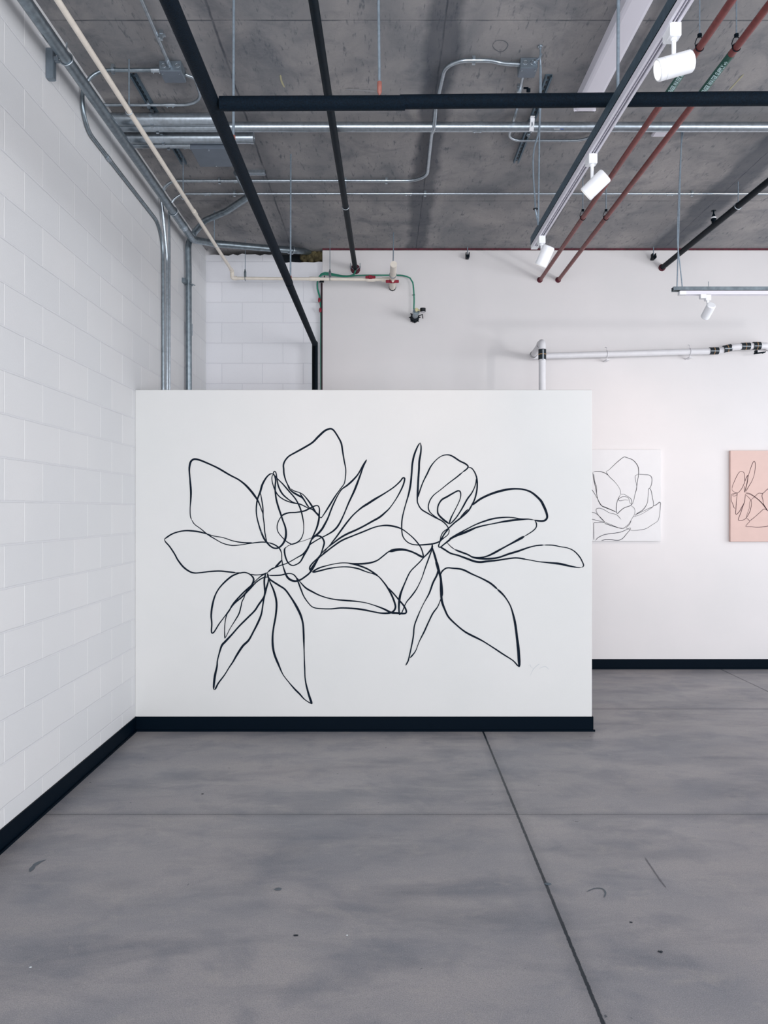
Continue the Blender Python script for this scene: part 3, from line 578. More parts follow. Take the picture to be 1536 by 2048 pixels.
# junction boxes
def jbox(label, xc, y0, w, d, knock):
    t = thing('junction_box', label, 'electrical box', (xc, y0+d/2, CEIL-.03), 'square junction boxes on the ceiling')
    MB().box((xc, y0+d/2, CEIL-.03), (w, d, .06), bev=.003).build('box_body', 'box', t)
    c = MB().box((xc, y0+d/2, CEIL-.0615), (w-.006, d-.006, .003)).build('cover_plate', 'boxg', t)
    for sx in (-1, 1): MB().tube([(xc+sx*w*.38, y0+d*.2, CEIL-.063), (xc+sx*w*.38, y0+d*.2, CEIL-.067)], .004, 8).build('screw', 'galv', c)
    for kx in knock: MB().ring((xc+kx, y0-.001, CEIL-.03), (0, 1, 0), .0125, .0012, 20).lathe((xc+kx, y0-.0015, CEIL-.03), (0, 1, 0), [(0, .009), (.003, .009)], 16).build('knockout', 'galv', t)
    return t
bx1, by1 = -1.223, 4.43; bx2, by2 = .838, 4.40
jbox('square junction box between the cream pipe and the left diagonal black pipe', bx1, by1, .128, .122, (-.035, .043))
jbox('square junction box right of centre beside the tall thin rods', bx2, by2, .10, .1, (-.022, .02))
zc = CEIL-.03
conduit('thin conduit running from the top edge into the left junction box', [(-1.19, 3.2, zc), (bx1+.0, by1, zc)], .010, straps=[((-1.194, 4.155, zc), Y_)], coupl=[((bx1, by1-.03, zc), Y_)])
XW = -1.744
p = [(bx1-.064, 4.475, zc), (XW, 4.475, zc), (XW, 4.475, 3.815), (XW, 6.12, 3.81), (XW, 6.13, 0.6)]
conduit('thin conduit from the left junction box bending down and along the block wall', p, .0115, m='galvd', rad=[.17, .16, .22], straps=[((-1.565, 4.475, zc), X_)], coupl=[((XW, 4.9, 3.812), Y_), ((bx1-.09, 4.475, zc), X_)])
conduit('thin conduit looping from the right side of the left junction box back to the wall', [(bx1+.064, 4.52, zc), (-1.11, 4.56, zc), (-1.13, 4.86, zc), (XL, 4.86, zc)], .0095, rad=[.05, .15], straps=[((SX, 4.86, zc), X_)], coupl=[((-1.34, 4.86, zc), X_)])
# J: from the wall, along, up into the right junction box
zj = CEIL-.022; yj = (zj-EYE)*F/(VY-361.5)
p = [(-1.735, 6.20, .6), (-1.735, 6.20, 3.6), (-1.735, yj, zj), (.345, yj, zj), (.335, 5.2, zj), (.33, 5.08, zj-.075), (.335, 5.02, zj-.075), (.34, 4.9, zj), (.365, 4.392, zj), (bx2-.22, 4.392, zj), (bx2-.14, 4.425, zj), (bx2-.045, 4.432, zj)]
conduit('thin conduit turning forward at centre and curving into the right junction box', p, .0122, rad=[.2, .14, .16, .1, .05, .05, .1, .24, .3, .3],
        straps=[((.03, yj, zj), X_), ((-.29, yj, zj), X_), ((-1.27, yj, zj), X_), ((.52, 4.392, zj), X_)], coupl=[((-1.13, yj, zj), X_)])
yk = (zj-EYE)*F/(VY-387.5)
p = [(-1.735, 6.27, .6), (-1.735, 6.27, 3.7), (-1.735, yk, zj), (3.6, yk, zj)]
conduit('thin conduit crossing the full ceiling width, nearest the far wall', p, .0095, rad=[.15, .15],
        straps=[((.345, yk, zj), X_), ((-1.20, yk, zj), X_), ((2.51, yk, zj), X_)], coupl=[((.21, yk, zj), X_), ((-1.42, yk, zj), X_), ((2.33, yk, zj), X_)])
yl = (zj-EYE)*F/(VY-281)
p = [(bx2-.015, 4.49, zj-.01), (.86, 5.27-.35, zj), (.868, yl, zj), (1.45, yl, zj), (1.47, 3.6, zj)]
conduit('thin conduit hooking down from the right junction box and away under the light track', p, .0095, rad=[.1, .1, .12], straps=[((bx2-.01, 4.68, zj-.005), Y_)])
t = MB().tube([H(1048, 176, 4.13), H(1056, 176, 4.12)], .006, 8).lathe(H(1057, 177, 4.12), (0, .3, -1), [(0, .012), (.02, .012)], 8)
tag(t.build('beam_hook', 'dark'), 'small dark hook beside the conduit under the right junction box', 'hook')

# large conduit hugging the left wall top
EX, EZ = -1.66, 3.94
pE = [(EX, .5, EZ), (EX, 6.74, EZ), (-1.50, 6.93, 3.985), (-.80, 7.45, 4.085), (-.66, 7.66, 4.11)]
pE[2] = tuple(P(429, 487, 7.02)); pE[3] = tuple(P(590, 501, 7.50)); pE[4] = tuple(P(618, 504, 7.70))
t = conduit('dark steel conduit running along the top of the left block wall and round the corner', pE, .031, m='galvd', rad=[.16, .3, .1], coupl=[((EX, 6.42, EZ), Y_)])
MB().ring((EX, 4.04, EZ), Y_, .034, .004).tube([(EX, 4.04, EZ+.03), (EX+.004, 4.04, EZ+.085)], .005, 8).tube([(EX+.006, 4.04, EZ+.04), (EX-.04, 4.04, EZ-.01), (XL+.03, 4.04, EZ-.01)], .006, 8).build('pipe_clamp', 'galv', t)
MB().ring((EX, 6.10, EZ), Y_, .035, .004).build('pipe_clamp', 'galv', t)
MB().box((EX-.033, 3.835, EZ-.022), (.034, .065, .003), Matrix.Rotation(.8, 3, 'Y')).build('sticker', 'sticker', t)
MB().ring(P(585, 500.5, 7.48), (.7, .5, 0), .034, .007).ring(P(578, 500, 7.46), (.7, .5, 0), .034, .005).build('end_clamp', 'galv', t)
t = MB().box((XL+.0205, 4.04, EZ-.03), (.041, .041, .16), bev=.004).box((XL+.05, 4.04, EZ-.005), (.03, .03, .02))
tag(t.build('wall_bracket', 'box'), 'stubby steel channel bracket on the block wall at upper left', 'bracket')
# second conduit: from the ceiling down the corner
FX = -1.722
pts = [H(474, 345, 4.11), H(499, 392, 4.11), H(452, 423, 4.11), H(410, 441, 4.10), P(386, 468, 6.93)+V((0, 0, 0)), (FX, 6.82, 3.93), (FX, 6.84, 3.7), (FX, 6.86, .6)]
t = conduit('thick conduit swinging off the ceiling and dropping down the left wall near the corner', pts, .027, m='galvd', rad=.12)
MB().lathe((FX, 6.86, 3.13), (0, 0, 1), [(0, .031), (.10, .031)], 18).tube([(FX+.03, 6.82, 3.15), (FX+.04, 6.82, 3.15)], .004, 6).tube([(FX+.03, 6.82, 3.21), (FX+.04, 6.82, 3.21)], .004, 6).build('coupling', 'galv', t)
MB().ring((FX, 6.85, 3.575), (0, 0, 1), .031, .005).box((XL+.015, 6.78, 3.59), (.03, .06, .04)).tube([(FX+.02, 6.80, 3.575), (FX+.06, 6.83, 3.565)], .005, 6).build('pipe_clamp', 'galvd', t)

# ------------------------------------------------------------------ cream PVC line
ZP, YPV = 3.86, 7.36; xe = -1.437; zl = 3.788
t = thing('pvc_pipe', 'cream plastic pipe from the top left, elbowing along the far wall to red valves', 'pipe', (-1.45, 5, ZP))
path = arc([(-1.462, 2.4, ZP), (xe, YPV, ZP-.004), (xe, YPV, zl), (.02, YPV, zl-.012)], [.02, .03]); MB().tube(path, .0148, 18).build('pipe_run', 'cream', t)
MB().tube(arc([(xe, YPV-.045, ZP-.004), (xe, YPV, ZP-.004), (xe, YPV, ZP-.05)], .02), .019, 16).build('elbow_fitting', 'cream', t)
MB().tube(arc([(xe, YPV, zl+.035), (xe, YPV, zl), (xe+.045, YPV, zl)], .02), .019, 16).build('elbow_fitting', 'cream', t)
MB().tube([(-1.443, 5.88, ZP-.002), (-1.443, 5.95, ZP-.002)], .0178, 16).build('coupling', 'cream', t)
MB().tube([(-.70, YPV, zl-.005), (-.60, YPV, zl-.006)], .0195, 18).build('tee_fitting', 'cream', t)
for Y in (4.42, 5.62, 6.66):
    q = MB().ring((-1.455 if Y < 6 else -1.443, Y, ZP), Y_, .0185, .003, 20); q.lathe((-1.455, Y, ZP+.016), (0, 0, 1), [(0, .008), (.02, .008)], 8).build('ring_hanger', 'galv', t)
    rod_part(t, (-1.455, Y, CEIL), (-1.455, Y, ZP+.03), .0045)
for x in (-1.312, -.502):
    MB().ring((x, YPV, zl-.004), X_, .018, .003, 20).lathe((x, YPV-.01, zl+.012), (0, 0, 1), [(0, .012), (.045, .012), (.06, .006), (.07, .006)], 8).build('ring_hanger', 'galvd', t)
    rod_part(t, (x, YPV, CEIL), (x, YPV, zl+.07), .0032)
def handle(t, c, w):
    c = V(c); MB().box(c, (w, .016, .026), bev=.004).box(c+V((0, -.004, 0)), (w*.4, .016, .034), bev=.004).build('valve_handle', 'valve', t)
zv = zl-.010
v = MB().lathe((-.157, YPV, zv), X_, [(0, .0195), (.02, .0235), (.07, .0235), (.09, .0195)], 18).lathe((-.115, YPV-.02, zv+.01), (0, -1, 0), [(0, .012), (.012, .012)], 12).build('valve_body', 'cream', t)
handle(v, (-.115, YPV-.036, zv+.010), .095)
xs, zs = .098, zl-.013
b2 = MB().tube([(xs, 7.62, zs), (xs, 7.30, zs)], .0315, 24).tube([(xs-.105, YPV, zs), (xs-.02, YPV, zs)], .0235, 18).lathe((xs, 7.30, zs), (0, -1, 0), [(0, .034), (.05, .036), (.09, .034)], 24).build('stub_tee', 'cream', t)
MB().lathe((xs, 7.22, zs), (0, -1, 0), [(0, .0345), (.02, .0345)], 24).build('dark_joint', 'galvd', t)
MB().tube([(xs, 7.2, zs+.0), (xs+.002, 6.90, zs)], .0295, 28).build('capped_stub', 'cream', t)
handle(b2, (xs-.005, 7.30, zs-.035), .125)
MB().lathe((xs, 7.285, zs-.04), (0, -1, 0), [(0, .01), (.012, .01)], 12).build('handle_nut', 'cream', t)
rod_part(t, (xs+.005, 7.18, CEIL), (xs, 7.14, zs+.02), .005)
MB().lathe((xs, 7.60, zs), (0, 1, 0), [(0, .034), (.025, .038)], 8).build('wall_hole', 'hole_shade', t)

# green tubes
def tube_thing(name, label, pts, r, m, cat):
    return tag(MB().tube(spline(pts, .03), r, 12).build(name, m), label, cat)
gy = 7.57
gp = [P(711, 541, gy), P(708, 549, gy), P(700, 552, gy), P(685, 552, gy), P(665, 548, gy), P(650, 545.5, gy), P(643, 548, gy), P(637, 556, gy+.03), P(635, 564, gy+.05), P(635, 577, gy+.06), P(639, 592, gy+.06), P(640.5, 604, gy+.06), P(642, 625, gy+.06), P(642, 700, gy+.06), P(642.5, 800, gy+.06), P(643, 1000, gy+.06)]
tube_thing('green_tube', 'green tube looping from the black pipe end and dropping in the wall corner', gp, .0085, 'green', 'tube')
gp = [P(638, 555, gy-.02), P(645, 549, gy-.02), P(668, 551, gy-.02), P(690, 553, gy-.02), P(715, 551, gy-.02), P(745, 550.5, gy-.02), P(785, 550.5, gy+.02), P(805, 551, gy), P(820, 556, gy), P(825.5, 565, gy), P(828, 590, gy), P(828, 610, gy), P(827, 632, gy)]
g = tube_thing('green_tube', 'green tube running behind the red valve and down to the pressure gauge', gp, .0068, 'green', 'tube')
MB().ring(P(828, 590, gy), (0, 0, 1), .009, .002, 12).tube([P(827, 590, gy-.01), P(824, 590, gy-.02)], .003, 6).build('cable_tie', 'dark', g)
t = thing('tube_fittings', 'red brass fittings joining the green tube beside the drywall corner', 'fitting', P(640, 610, 7.6))
for (x, y) in ((638.5, 600), (640.5, 620)):
    p = P(x, y, 7.6); MB().lathe(p-V((0, 0, .022)), (0, 0, 1), [(0, .009), (.012, .012), (.03, .012), (.044, .007)], 8).tube([p, p+V((.014, -.01, .0))], .005, 6).build('coupler', 'valve', t)
# pair of dark red pipes in the corner
for dxx, w, lab in ((0, .0125, 'dark red copper pipe rising in the wall corner, topped by a clamp'),):
    x = (644-VX)*7.63/F; t = thing('corner_pipe', lab, 'pipe', (x, 7.63, 0)); MB().tube([(x, 7.63, .02), (x, 7.63, P(0, 566, 7.63).z)], w, 12).build('pipe_run', 'darkred', t)
    z = P(0, 563, 7.6).z; MB().box((x-.002, 7.60, z), (.045, .03, .012)).ring((x-.01, 7.57, z+.02), (0, .3, 1), .014, .004).tube([(x+.02, 7.58, z), (x+.03, 7.56, z+.045)], .005, 6).build('top_clamp', 'iron', t)

# gauge stub on the wall
c = P(829, 637, YB); t = thing('pressure_gauge', 'pipe stub with black pressure gauge on the far wall below the green tube', 'gauge', c)
mb = MB().lathe(c+V((0, .01, 0)), (.02, -1, 0), [(0, .045), (.05, .043), (.06, .036), (.10, .036)], 12)
for a in range(0, 360, 45):
    q = V((math.cos(math.radians(a)), 0, math.sin(math.radians(a)))); mb.tube([c+q*.04+V((0, -.04, 0)), c+q*.056+V((0, -.045, 0))], .005, 6)
mb.tube([c+V((.04, -.06, .01)), c+V((.075, -.08, .02)), c+V((.078, -.085, -.02))], .005, 6); mb.build('wall_flange', 'iron', t)
MB().lathe(c+V((.002, -.09, 0)), (.02, -1, 0), [(0, .028), (.14, .028), (.14, .033), (.18, .033), (.18, .02), (.20, .02)], 24).build('pipe_stub', 'galvd', t)
q = c+V((.006, -.30, 0)); MB().tube([q+V((0, .01, 0)), q+V((.0, -.03, 0))], .010, 12).tube([q+V((0, -.02, 0)), q+V((.035, -.02, 0))], .007, 10).lathe(q+V((0, -.03, 0)), (0, -1, 0), [(0, .016), (.012, .016)], 10).build('brass_elbow', 'brass', t)
d = MB().lathe(q+V((.06, -.02, .017)), (0, 0, -1), [(0, .027), (.03, .027), (.034, .024)], 24).build('gauge_case', 'gauge', t)
MB().lathe(q+V((.06, -.02, -.017)), (0, 0, -1), [(0, .022), (.004, .022)], 24).build('dial', 'sticker', d)
# two loose beam clamps on the wall top
for x, y, lab in ((935, 512, 'small black clamp hanging on the far wall left of the light track end'), (1307, 514, 'small black clamp hanging on the far wall left of the right black pipe')):
    c = P(x, y, YB-.05); t = thing('hanger_clamp', lab, 'clamp', c, 'small clamps at the top of the far wall'); mb = MB()
    mb.box(c+V((0, 0, -.01)), (.03, .09, .02)).box(c+V((-.015, 0, .008)), (.006, .05, .045)).box(c+V((.015, 0, .008)), (.006, .05, .045)).lathe(c+V((0, -.03, -.03)), (0, 0, 1), [(0, .009), (.02, .009)], 6).build('clamp_body', 'iron', t)
    rod_part(t, c+V((0, 0, -.01)), (c.x, c.y, CEIL), .0045)

# ------------------------------------------------------------------ painted drain pipe on the right
def band(t, c, d, r, L_=.085, screws=True):
    c = V(c); d = V(d).normalized(); g = MB().lathe(c-d*L_/2, d, [(0, r+.004), (L_, r+.004)], 24).build('coupling_band', 'band', t)
    MB().ring(c, d, r+.0045, .002, 24).build('clamp_strap', 'amber', g)
    e = MB().box(c+V((0, -r-.006, -.008)), (L_ if abs(d.x) > .5 else .01, .006, .008 if abs(d.x) > .5 else L_)).build('clamp_screw', 'galv', g)
Rd = .0305; yv = 6.86; xv = (1084.5-VX)*yv/F; yh = 7.50
t = thing('drain_pipe', 'white painted drain pipe along the far wall, dropping behind the partition', 'pipe', (xv, yv, 3.1))
pa = P(1120, 711, yh); pb = P(1418, 702.5, yh)
zt_ = EYE+(VY-684)*yv/F; pl = P(1064, 712, yh); d_ = .036
MB().tube([(xv, yv, .05), (xv, yv, zt_-.07)], Rd, 24).build('riser', 'drain', t)
MB().tube(arc([(xv, yv, zt_-.08), (xv, yv, zt_), (xv+.004, yv+.10, zt_)], .045, 10), Rd+.001, 24).build('upper_elbow', 'drain', t)
MB().tube([(xv+.004, yv+.08, zt_), (pl.x, yh-.08, pl.z)], Rd-.001, 24).build('forward_arm', 'drain', t)
MB().tube(arc([(pl.x, yh-.10, pl.z), tuple(pl), (pl.x+.10, yh, pl.z)], .045, 10), Rd+.001, 24).build('lower_elbow', 'drain', t)
MB().tube([(pl.x+.08, yh, pl.z), tuple(pa)], Rd-.0015, 24).build('short_run', 'drain', t)
for p_, a_ in (((xv+.004, yv+.10, zt_), Y_), ((pl.x, yh-.10, pl.z), Y_), ((pl.x, yh-.07, pl.z), Y_)): MB().ring(p_, a_, Rd+.001, .0018).build('joint_ring', 'iron', t)
MB().tube([pa, pb], Rd-.0015, 24).build('long_run', 'drain', t)
band(t, (xv, yv, P(0, 709, yv).z), (0, 0, 1), Rd, .09)
pts = [pb, P(1440, 701.5, yh), P(1452, 697.5, yh-.02), P(1468, 694, yh-.03), P(1490, 692.5, yh-.03), P(1525, 691.5, yh-.03), P(1534, 693, yh+.02), P(1540, 697, yh+.2)]
MB().tube(arc(pts[:5]+[P(1532, 691.5, yh-.03), P(1541, 697, YB-.001)], [.08, .12, .12, .12, .04, ], 8), Rd, 24).build('offset_bend', 'drain', t)
band(t, P(1427.5, 701.8, yh), (1, 0, .02), Rd); band(t, P(1454.5, 696.8, yh-.022), (1, 0, .22), Rd, .075); band(t, P(1490.5, 692.5, yh-.03), (1, 0, .03), Rd); band(t, P(1513, 691.8, yh-.03), (1, 0, 0), Rd+.003, .07)
mb = MB(); c = P(1518, 706, yh-.03); mb.box(c, (.09, .03, .012), Matrix.Rotation(-.12, 3, 'Y')).box(c+V((-.03, 0, .01)), (.02, .03, .03)).tube([c+V((.03, 0, -.004)), c+V((.06, -.01, .01))], .005, 6).build('support_bracket', 'iron', t)
for x in (1214, 1380):
    c = P(x, 711-(x-1120)*.0285, yh); MB().ring(c, X_, Rd+.002, .003).tube([c+V((0, 0, Rd)), c+V((-.004, 0, Rd+.035)), c+V((-.012, .02, Rd+.04))], .004, 6).tube([c-V((0, 0, Rd)), c-V((.004, 0, Rd+.035))], .004, 6).box(c+V((.012, .06, -Rd-.02)), (.03, .1, .01)).build('pipe_clamp', 'drain', t)
for y in (2.9, 2.62): MB().ring((xv, yv, y), (0, 0, 1), Rd+.001, .002).build('joint_ring', 'drain', t)

# ------------------------------------------------------------------ light tracks and spotlights
ZT = 3.100                                            # underside of the white track
def strut_track(label, a, b_, zs=.041, sm='strut', inset=0.):
    a, b_ = V(a), V(b_); d = (b_-a); L_ = d.length; d.normalize(); ang = math.atan2(d.x, d.y); R = Matrix.Rotation(-ang, 3, 'Z'); c = (a+b_)/2
    t = thing('light_track', label, 'light track', c, 'suspended light tracks')
    def bx(mb, ox, oz, w, h, l=L_, oy=0.): return mb.box(c+R@V((ox, oy, oz)), (w, l, h), R)
    mb = MB(); bx(mb, 0, .0255+zs-.0025, .0385, .004); bx(mb, -.0195, .0255+zs/2, .003, zs); bx(mb, .0195, .0255+zs/2, .003, zs); bx(mb, -.0155, .027, .011, .003); bx(mb, .0155, .027, .011, .003)
    mb.build('strut_channel', sm, t)
    lt = L_-inset; oy = -inset/2
    mb = MB(); bx(mb, 0, .0208, .036, .0094, lt, oy); bx(mb, -.0135, .008, .009, .016, lt, oy); bx(mb, .0135, .008, .009, .016, lt, oy); bx(mb, 0, .008, .003, .012, lt, oy)
    mb.build('track_rail', 'lamp', t)
    mb = MB(); bx(mb, -.0055, .0145, .004, .003, lt-.01, oy); bx(mb, .0055, .0145, .004, .003, lt-.01, oy); mb.build('conductor', 'galvd', t)
    mb = MB(); bx(mb, 0, .010, .037, .021, .045, lt/2-.02+oy); mb.build('end_cap', 'white', t)
    return t
def tx(Y): return .9145+(.888-.9145)*(Y-2.4)/(4.51-2.4)
t = strut_track('long light track and grey strut running from the top right toward the far wall', (tx(.8), .8, ZT), (tx(4.51), 4.51, ZT), .045)
def drop(t, x, y, zb, armored, x2=None):
    MB().tube([(x+.012, y, CEIL), (x, y, zb)], .0048, 8).build('hanger_rod', 'rod', t); MB().lathe((x+.012, y, CEIL), (0, 0, -1), [(0, .014), (.006, .014), (.006, .008), (.016, .008)], 10).build('rod_anchor', 'galv', t)
drop(t, .868, 4.29, ZT+.06, 0); rodm = MB().tube([(tx(2.96)+.006, 2.97, CEIL), (tx(2.96), 2.97, ZT+.065)], .0065, 8).build('hanger_rod', 'rod', t)
cab = [V((bx2+.03, 4.42, 4.135)), V((bx2+.055, 4.33, 4.13)), P(1080, 112, 4.28), P(1082, 150, 4.30), P(1079, 250, 4.31), P(1068, 300, 4.31), P(1066.5, 340, 4.31), P(1070, 400, 4.31), P(1071, 419, 4.30), P(1075, 440, 4.33), P(1077, 455, 4.35), P(1079, 472, 4.35)]
t = thing('flexible_cable', 'grey flexible cable hanging from the right junction box to the long light track', 'cable', cab[-1])
MB().tube(spline(cab, .02), .0048, 10).build('cable', 'rod', t); MB().ring(P(1071, 418, 4.295), (0, 0, 1), .012, .0025, 12).build('cable_tie', 'dark', t)
MB().lathe(V((bx2+.03, 4.40, 4.13)), (.5, -1, .0), [(0, .013), (.012, .013), (.012, .009), (.03, .009)], 12).build('connector', 'galv', t)
yt = 5.27; zt4 = P(0, 590, yt).z
t = strut_track('short light track hanging level in front of the far wall at right', (3.9, yt, zt4), ((1345-VX)*yt/F, yt, zt4), .027, 'galvd', inset=.045)
a = P(1361, 267, yt+.02)
MB().tube([(a.x, yt, CEIL), (P(1354, 578, yt).x, yt, zt4+.05)], .0045, 8).build('hanger_rod', 'rod', t)
MB().tube([P(1417, 563, yt), P(1417, 580, yt)], .002, 6).build('wire_stub', 'rod', t)
t = tag(MB().tube(spline([(a.x+.01, yt, CEIL-.002), P(1362, 300, yt), P(1357, 400, yt-.01), P(1355, 480, yt-.01), P(1360, 530, yt), P(1365, 578, yt)], .04), .0042, 8).build('flexible_cable', 'rod'), 'thin grey cable dropping to the end of the short light track', 'cable')

def spot(label, base, d, r=.0335, L_=.112, stem=.052, rotbox=0., back=.45):
    base = V(base); d = V(d).normalized(); t = thing('track_spotlight', label, 'spotlight', base, 'white cylinder spotlights on the light tracks')
    R = Matrix.Rotation(rotbox, 3, 'Z')
    MB().box(base+V((0, 0, -.018)), (.036, .036, .044), R, .002).box(base+R@V((0, .028, -.012)), (.034, .05, .028), R, .002).build('adapter', 'white', t)
    p = base+V((0, 0, -.04)); q = p+V((0, 0, -stem)); MB().tube([p, q+V((0, 0, -.006))], .007, 12).lathe(p, (0, 0, -1), [(0, .010), (.008, .010)], 12).build('stem', 'white', t)
    up = (V((0, 0, 1))-d*d.z).normalized(); c = q-up*(r-.001)
    a = c-d*L_*back; MB().lathe(a, d, [(0, r-.006), (.002, r-.003), (.006, r), (L_*.80, r), (L_*.80, r-.0012), (L_*.80+.002, r-.0012), (L_*.80+.002, r), (L_-.003, r), (L_, r-.002), (L_, r-.005), (L_-.012, r-.006), (L_-.012, 0)], 40).build('housing', 'white', t)
    MB().lathe(a+d*(L_-.0095), d, [(0, r-.007), (.001, r-.007)], 32).build('lens', 'lens', t)
    return t, a+d*(L_+.004)
_, s1 = spot('largest white spotlight, tilted sideways in front of the black level pipe', (tx(2.43)+.005, 2.43, ZT), (-.96, .04, -.25))
_, s2 = spot('middle white spotlight on the long track, aimed down to the left', (tx(3.317), 3.317, ZT), (-.70, .40, -.62), stem=.06)
_, s3 = spot('smallest white spotlight at the far end of the long track', (tx(4.307), 4.307, ZT), (-.32, .28, -.76), stem=.04, back=.35)
_, s4 = spot('white spotlight hanging from the short track at right', (P(1415, 590, yt).x, yt, zt4), (-.05, .80, -.52), r=.030, stem=.045, rotbox=math.pi/2)

# ceiling strip light, and the short white plate beyond it
ye, zb = 4.80, 4.06
t = thing('strip_light', 'long white strip light fixed to the ceiling left of the light track', 'ceiling light', (1.26, 3.5, 4.1)); xm = 1.262
MB().box((xm, (ye+1.2)/2, (zb+CEIL)/2+.02), (.11, ye-1.2, CEIL-zb-.03)).build('fixture_body', 'lamp', t)
vs = []; fs = []; pr = [(-.066, .030), (-.066, .014), (-.058, .004), (-.045, 0), (.045, 0), (.058, .004), (.066, .014), (.066, .030)]
for Y in (1.2, ye): vs += [(xm+x, Y, zb+z) for x, z in pr]
fs = [(i, i+1, 9+i, 8+i) for i in range(7)]+[(7, 0, 8, 15), tuple(range(7, -1, -1)), tuple(range(8, 16))]; MB().add(vs, fs).build('diffuser', 'lamp', t)
MB().box((xm, ye+.006, zb+.026), (.138, .016, .054), bev=.006).build('end_cap', 'lamp', t)
a = H(1329, 266, 4.12); t = MB().box((a.x, 5.235, 4.150), (.118, .13, .02), bev=.004).box((a.x, 5.235, 4.139), (.10, .11, .004))
tag(t.build('ceiling_plate', 'lamp'), 'small white box on the ceiling showing under the long silver conduit by the red pipes', 'box')

# ------------------------------------------------------------------ marks on ceiling and floor
def decal(name, label, pts, r, m, cat, z):
    mb = MB(); q = spline([V(p) for p in pts], .01); n_ = len(q); vs = []; fs = []
    for i, p in enumerate(q):
        d = (q[min(n_-1, i+1)]-q[max(0, i-1)]).normalized(); nn = V((-d.y, d.x, 0)); w = r*min(1, .3+i/4, .3+(n_-1-i)/4)*(.75+.5*random.random())
        vs += [p+nn*w, p-nn*w]
    for i in range(n_-1): fs.append((2*i, 2*i+1, 2*i+3, 2*i+2))
    mb.add(vs, fs); o = mb.build(name, m); tag(o, label, cat); return o
M['chalk'] = mat('chalk_smear', (150, 150, 152), .9, var=.1); M['foamy'] = mat('yellow_foam', (176, 172, 140), .9); M['scuff2'] = mat('faint_scuff', (104, 104, 110), .6); M['scuff'] = mat('scuff', (88, 96, 104), .7); M['putty'] = mat('grey_chip', (84, 96, 106), .7)
zc_ = CEIL-.0015
decal('scuff_mark', 'white smear on the ceiling left of the coppery hanger', [H(691, 178, zc_), H(715, 180, zc_), H(752, 183, zc_)], .011, 'chalk', 'mark', zc_)
decal('scuff_mark', 'short thin pale scratch on the ceiling between the two diagonal black pipes', [H(557, 102, zc_), H(570, 101.5, zc_), H(582, 101, zc_)], .003, 'chalk', 'mark', zc_)
decal('foam_streak', 'pale yellow curved streak on the ceiling between the two diagonal black pipes', [H(561, 150, zc_), H(563, 162, zc_), H(569, 175, zc_)], .006, 'foamy', 'mark', zc_)
decal('foam_streak', 'pale yellow streak on the ceiling right of the labelled red pipe', [H(1458, 181, zc_), H(1470, 168, zc_), H(1488, 148, zc_)], .004, 'foamy', 'mark', zc_)
decal('chalk_loop', 'faint closed loop drawn on the ceiling left of the right junction box', [H(985, 90, zc_), H(992, 82, zc_), H(1008, 82, zc_), H(1016, 90, zc_), H(1010, 100, zc_), H(1000, 104, zc_), H(988, 97, zc_), H(985, 90, zc_)], .002, 'scuff', 'mark', zc_)
f_ = lambda x, y: P(x, y, EYE*F/(y-VY))+V((0, 0, .0012))
decal('scuff_mark', 'thin curled dark mark on the floor right of the long joint', [f_(1173, 1784), f_(1190, 1777), f_(1205, 1778), f_(1211, 1786), f_(1208, 1795)], .0035, 'scuff', 'mark', 0)
decal('scuff_mark', 'faint slanting scrape on the floor at lower right', [f_(1290, 1715), f_(1308, 1742), f_(1322, 1762), f_(1332, 1775)], .003, 'scuff2', 'mark', 0)
decal('scuff_mark', 'dark crescent scuff on the floor near the left wall', [f_(60, 1744), f_(68, 1732), f_(80, 1724), f_(92, 1720)], .010, 'scuff', 'mark', 0)
random.seed(3)
def blob(name, label, x, y, r, m):
    c = f_(x, y); vs = [c+V((0, 0, .002))]; n_ = 12
    vs += [c+V((math.cos(i*math.tau/n_)*r*random.uniform(.7, 1.2)*1.3, math.sin(i*math.tau/n_)*r*random.uniform(.7, 1.2), 0)) for i in range(n_)]
    tag(MB().add(vs, [(0, 1+i, 1+(i+1) % n_) for i in range(n_)]).build(name, m), label, 'debris')
M['black'] = mat('dark_speck', (16, 28, 38), .7); M['wspeck'] = mat('white_speck', (210, 216, 220), .7)
blob('floor_chip', 'grey chipped patch on the long floor joint', 1096, 1768, .012, 'putty')
blob('floor_speck', 'dark grey roundish spot on the floor left of centre', 556, 1779, .012, 'scuff')
blob('floor_speck', 'black speck on the floor, nearest the bottom right', 1321, 1904, .007, 'black')
blob('floor_speck', 'black speck on the floor right of the curled mark', 1262, 1845, .005, 'black')
blob('floor_speck', 'tiny white speck on the floor left of the long joint', 694, 1871, .003, 'wspeck')
blob('floor_speck', 'tiny white speck on the floor at lower left', 61, 1935, .004, 'wspeck')
blob('floor_speck', 'small dark smudge on the floor below the roundish spot', 592, 1871, .007, 'black')
blob('floor_speck', 'small dark speck on the floor before the thin cross joint', 405, 1588, .006, 'black')

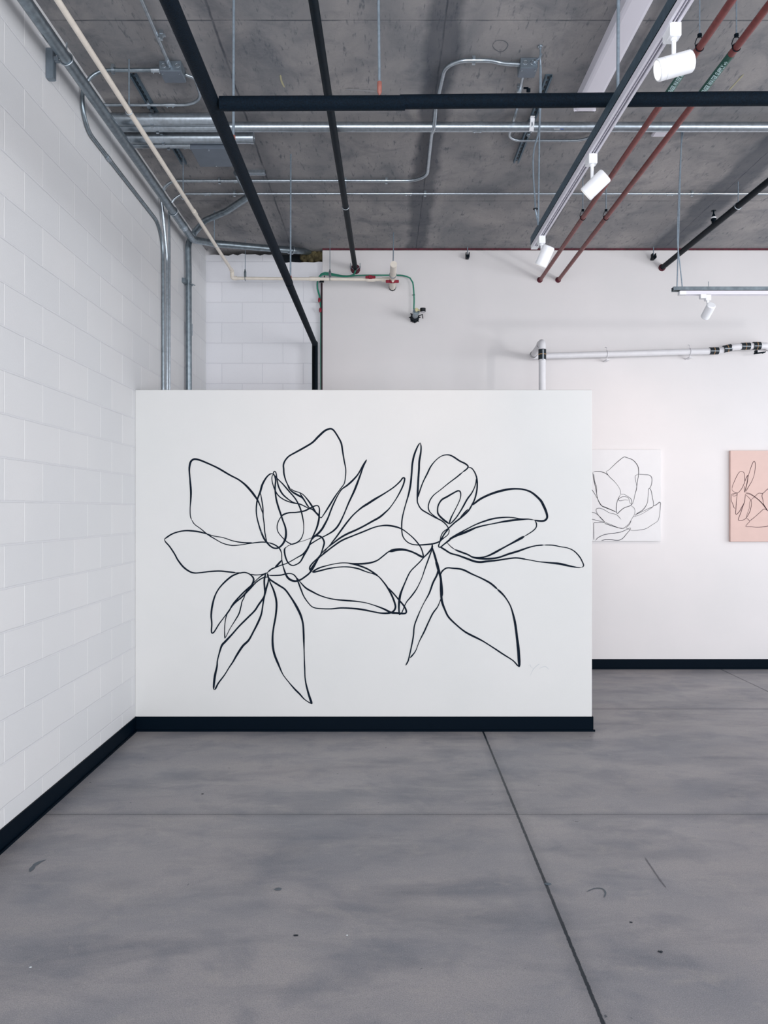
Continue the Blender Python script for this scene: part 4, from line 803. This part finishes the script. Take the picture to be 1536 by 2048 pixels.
# ------------------------------------------------------------------ light
def area(name, loc, look, sx, sy, e, c=(1, 1, 1)):
    l = bpy.data.lights.new(name, 'AREA'); l.shape = 'RECTANGLE'; l.size = sx; l.size_y = sy; l.energy = e; l.color = c
    o = bpy.data.objects.new(name, l); col.objects.link(o); o.location = loc; o.rotation_euler = (V(look)-V(loc)).to_track_quat('-Z', 'Y').to_euler(); return o
def sl(name, loc, look, e, ang, c, blend=.9, rad=.03):
    l = bpy.data.lights.new(name, 'SPOT'); l.energy = e; l.spot_size = math.radians(ang); l.spot_blend = blend; l.color = c; l.shadow_soft_size = rad
    o = bpy.data.objects.new(name, l); col.objects.link(o); o.location = loc; o.rotation_euler = (V(look)-V(loc)).to_track_quat('-Z', 'Y').to_euler(); return o
area('window_light', (-.1, -3.2, 1.9), (-.1, 6, 2.2), 3.2, 3.0, 190, (.98, .98, 1))
area('side_fill_light', (6.3, 5.4, 1.9), (-1.7, 4.9, 1.6), 2.6, 2.4, 82, (.95, .97, 1))  # added fill from the right; the closed wall there has no window
sl('shop_lamp', (4.6, 0, 2.3), (2.2, YB, 3.2), 170, 42, (1, .97, .96), blend=.8, rad=.10)
area('side_fill_light_near', (6.3, .8, 1.7), (-1.7, 3, 1.4), 3.4, 2.6, 245, (.95, .97, 1))  # added fill to brighten the left wall, not a real window
sl('spot_lamp', s2+V((-.02, .02, -.02)), (-.05, YP, 2.15), 19, 56, (1, .68, .55), rad=.02)
sl('spot_lamp', s3+V((-.02, .02, -.02)), (-1.2, YP, 1.6), .5, 70, (1, .88, .84), rad=.02)
sl('spot_lamp', (2.5, 5.45, 3.0), (2.3, YB, 1.5), 30, 85, (1, .74, .62), rad=.02)
sl('spot_lamp', s4, (2.3, YB, 2.2), 4, 90, (1, .9, .86), rad=.02)
w = bpy.data.worlds.new('world'); bpy.context.scene.world = w; w.use_nodes = True
w.node_tree.nodes['Background'].inputs[0].default_value = (.91, .94, 1, 1); w.node_tree.nodes['Background'].inputs[1].default_value = 1.6

# ------------------------------------------------------------------ camera
cam = bpy.data.cameras.new('camera'); co = bpy.data.objects.new('camera', cam); col.objects.link(co)
co.location = (0, 0, EYE); co.rotation_euler = (math.pi/2, 0, 0)
cam.sensor_fit = 'HORIZONTAL'; cam.sensor_width = 36; cam.lens = 36*F/1536
cam.shift_x = (768-VX)/1536; cam.shift_y = (VY-1024)/1536; cam.clip_start = .05
sc = bpy.context.scene; sc.camera = co
sc.view_settings.view_transform = 'Standard'; sc.view_settings.look = 'None'; sc.view_settings.exposure = .17
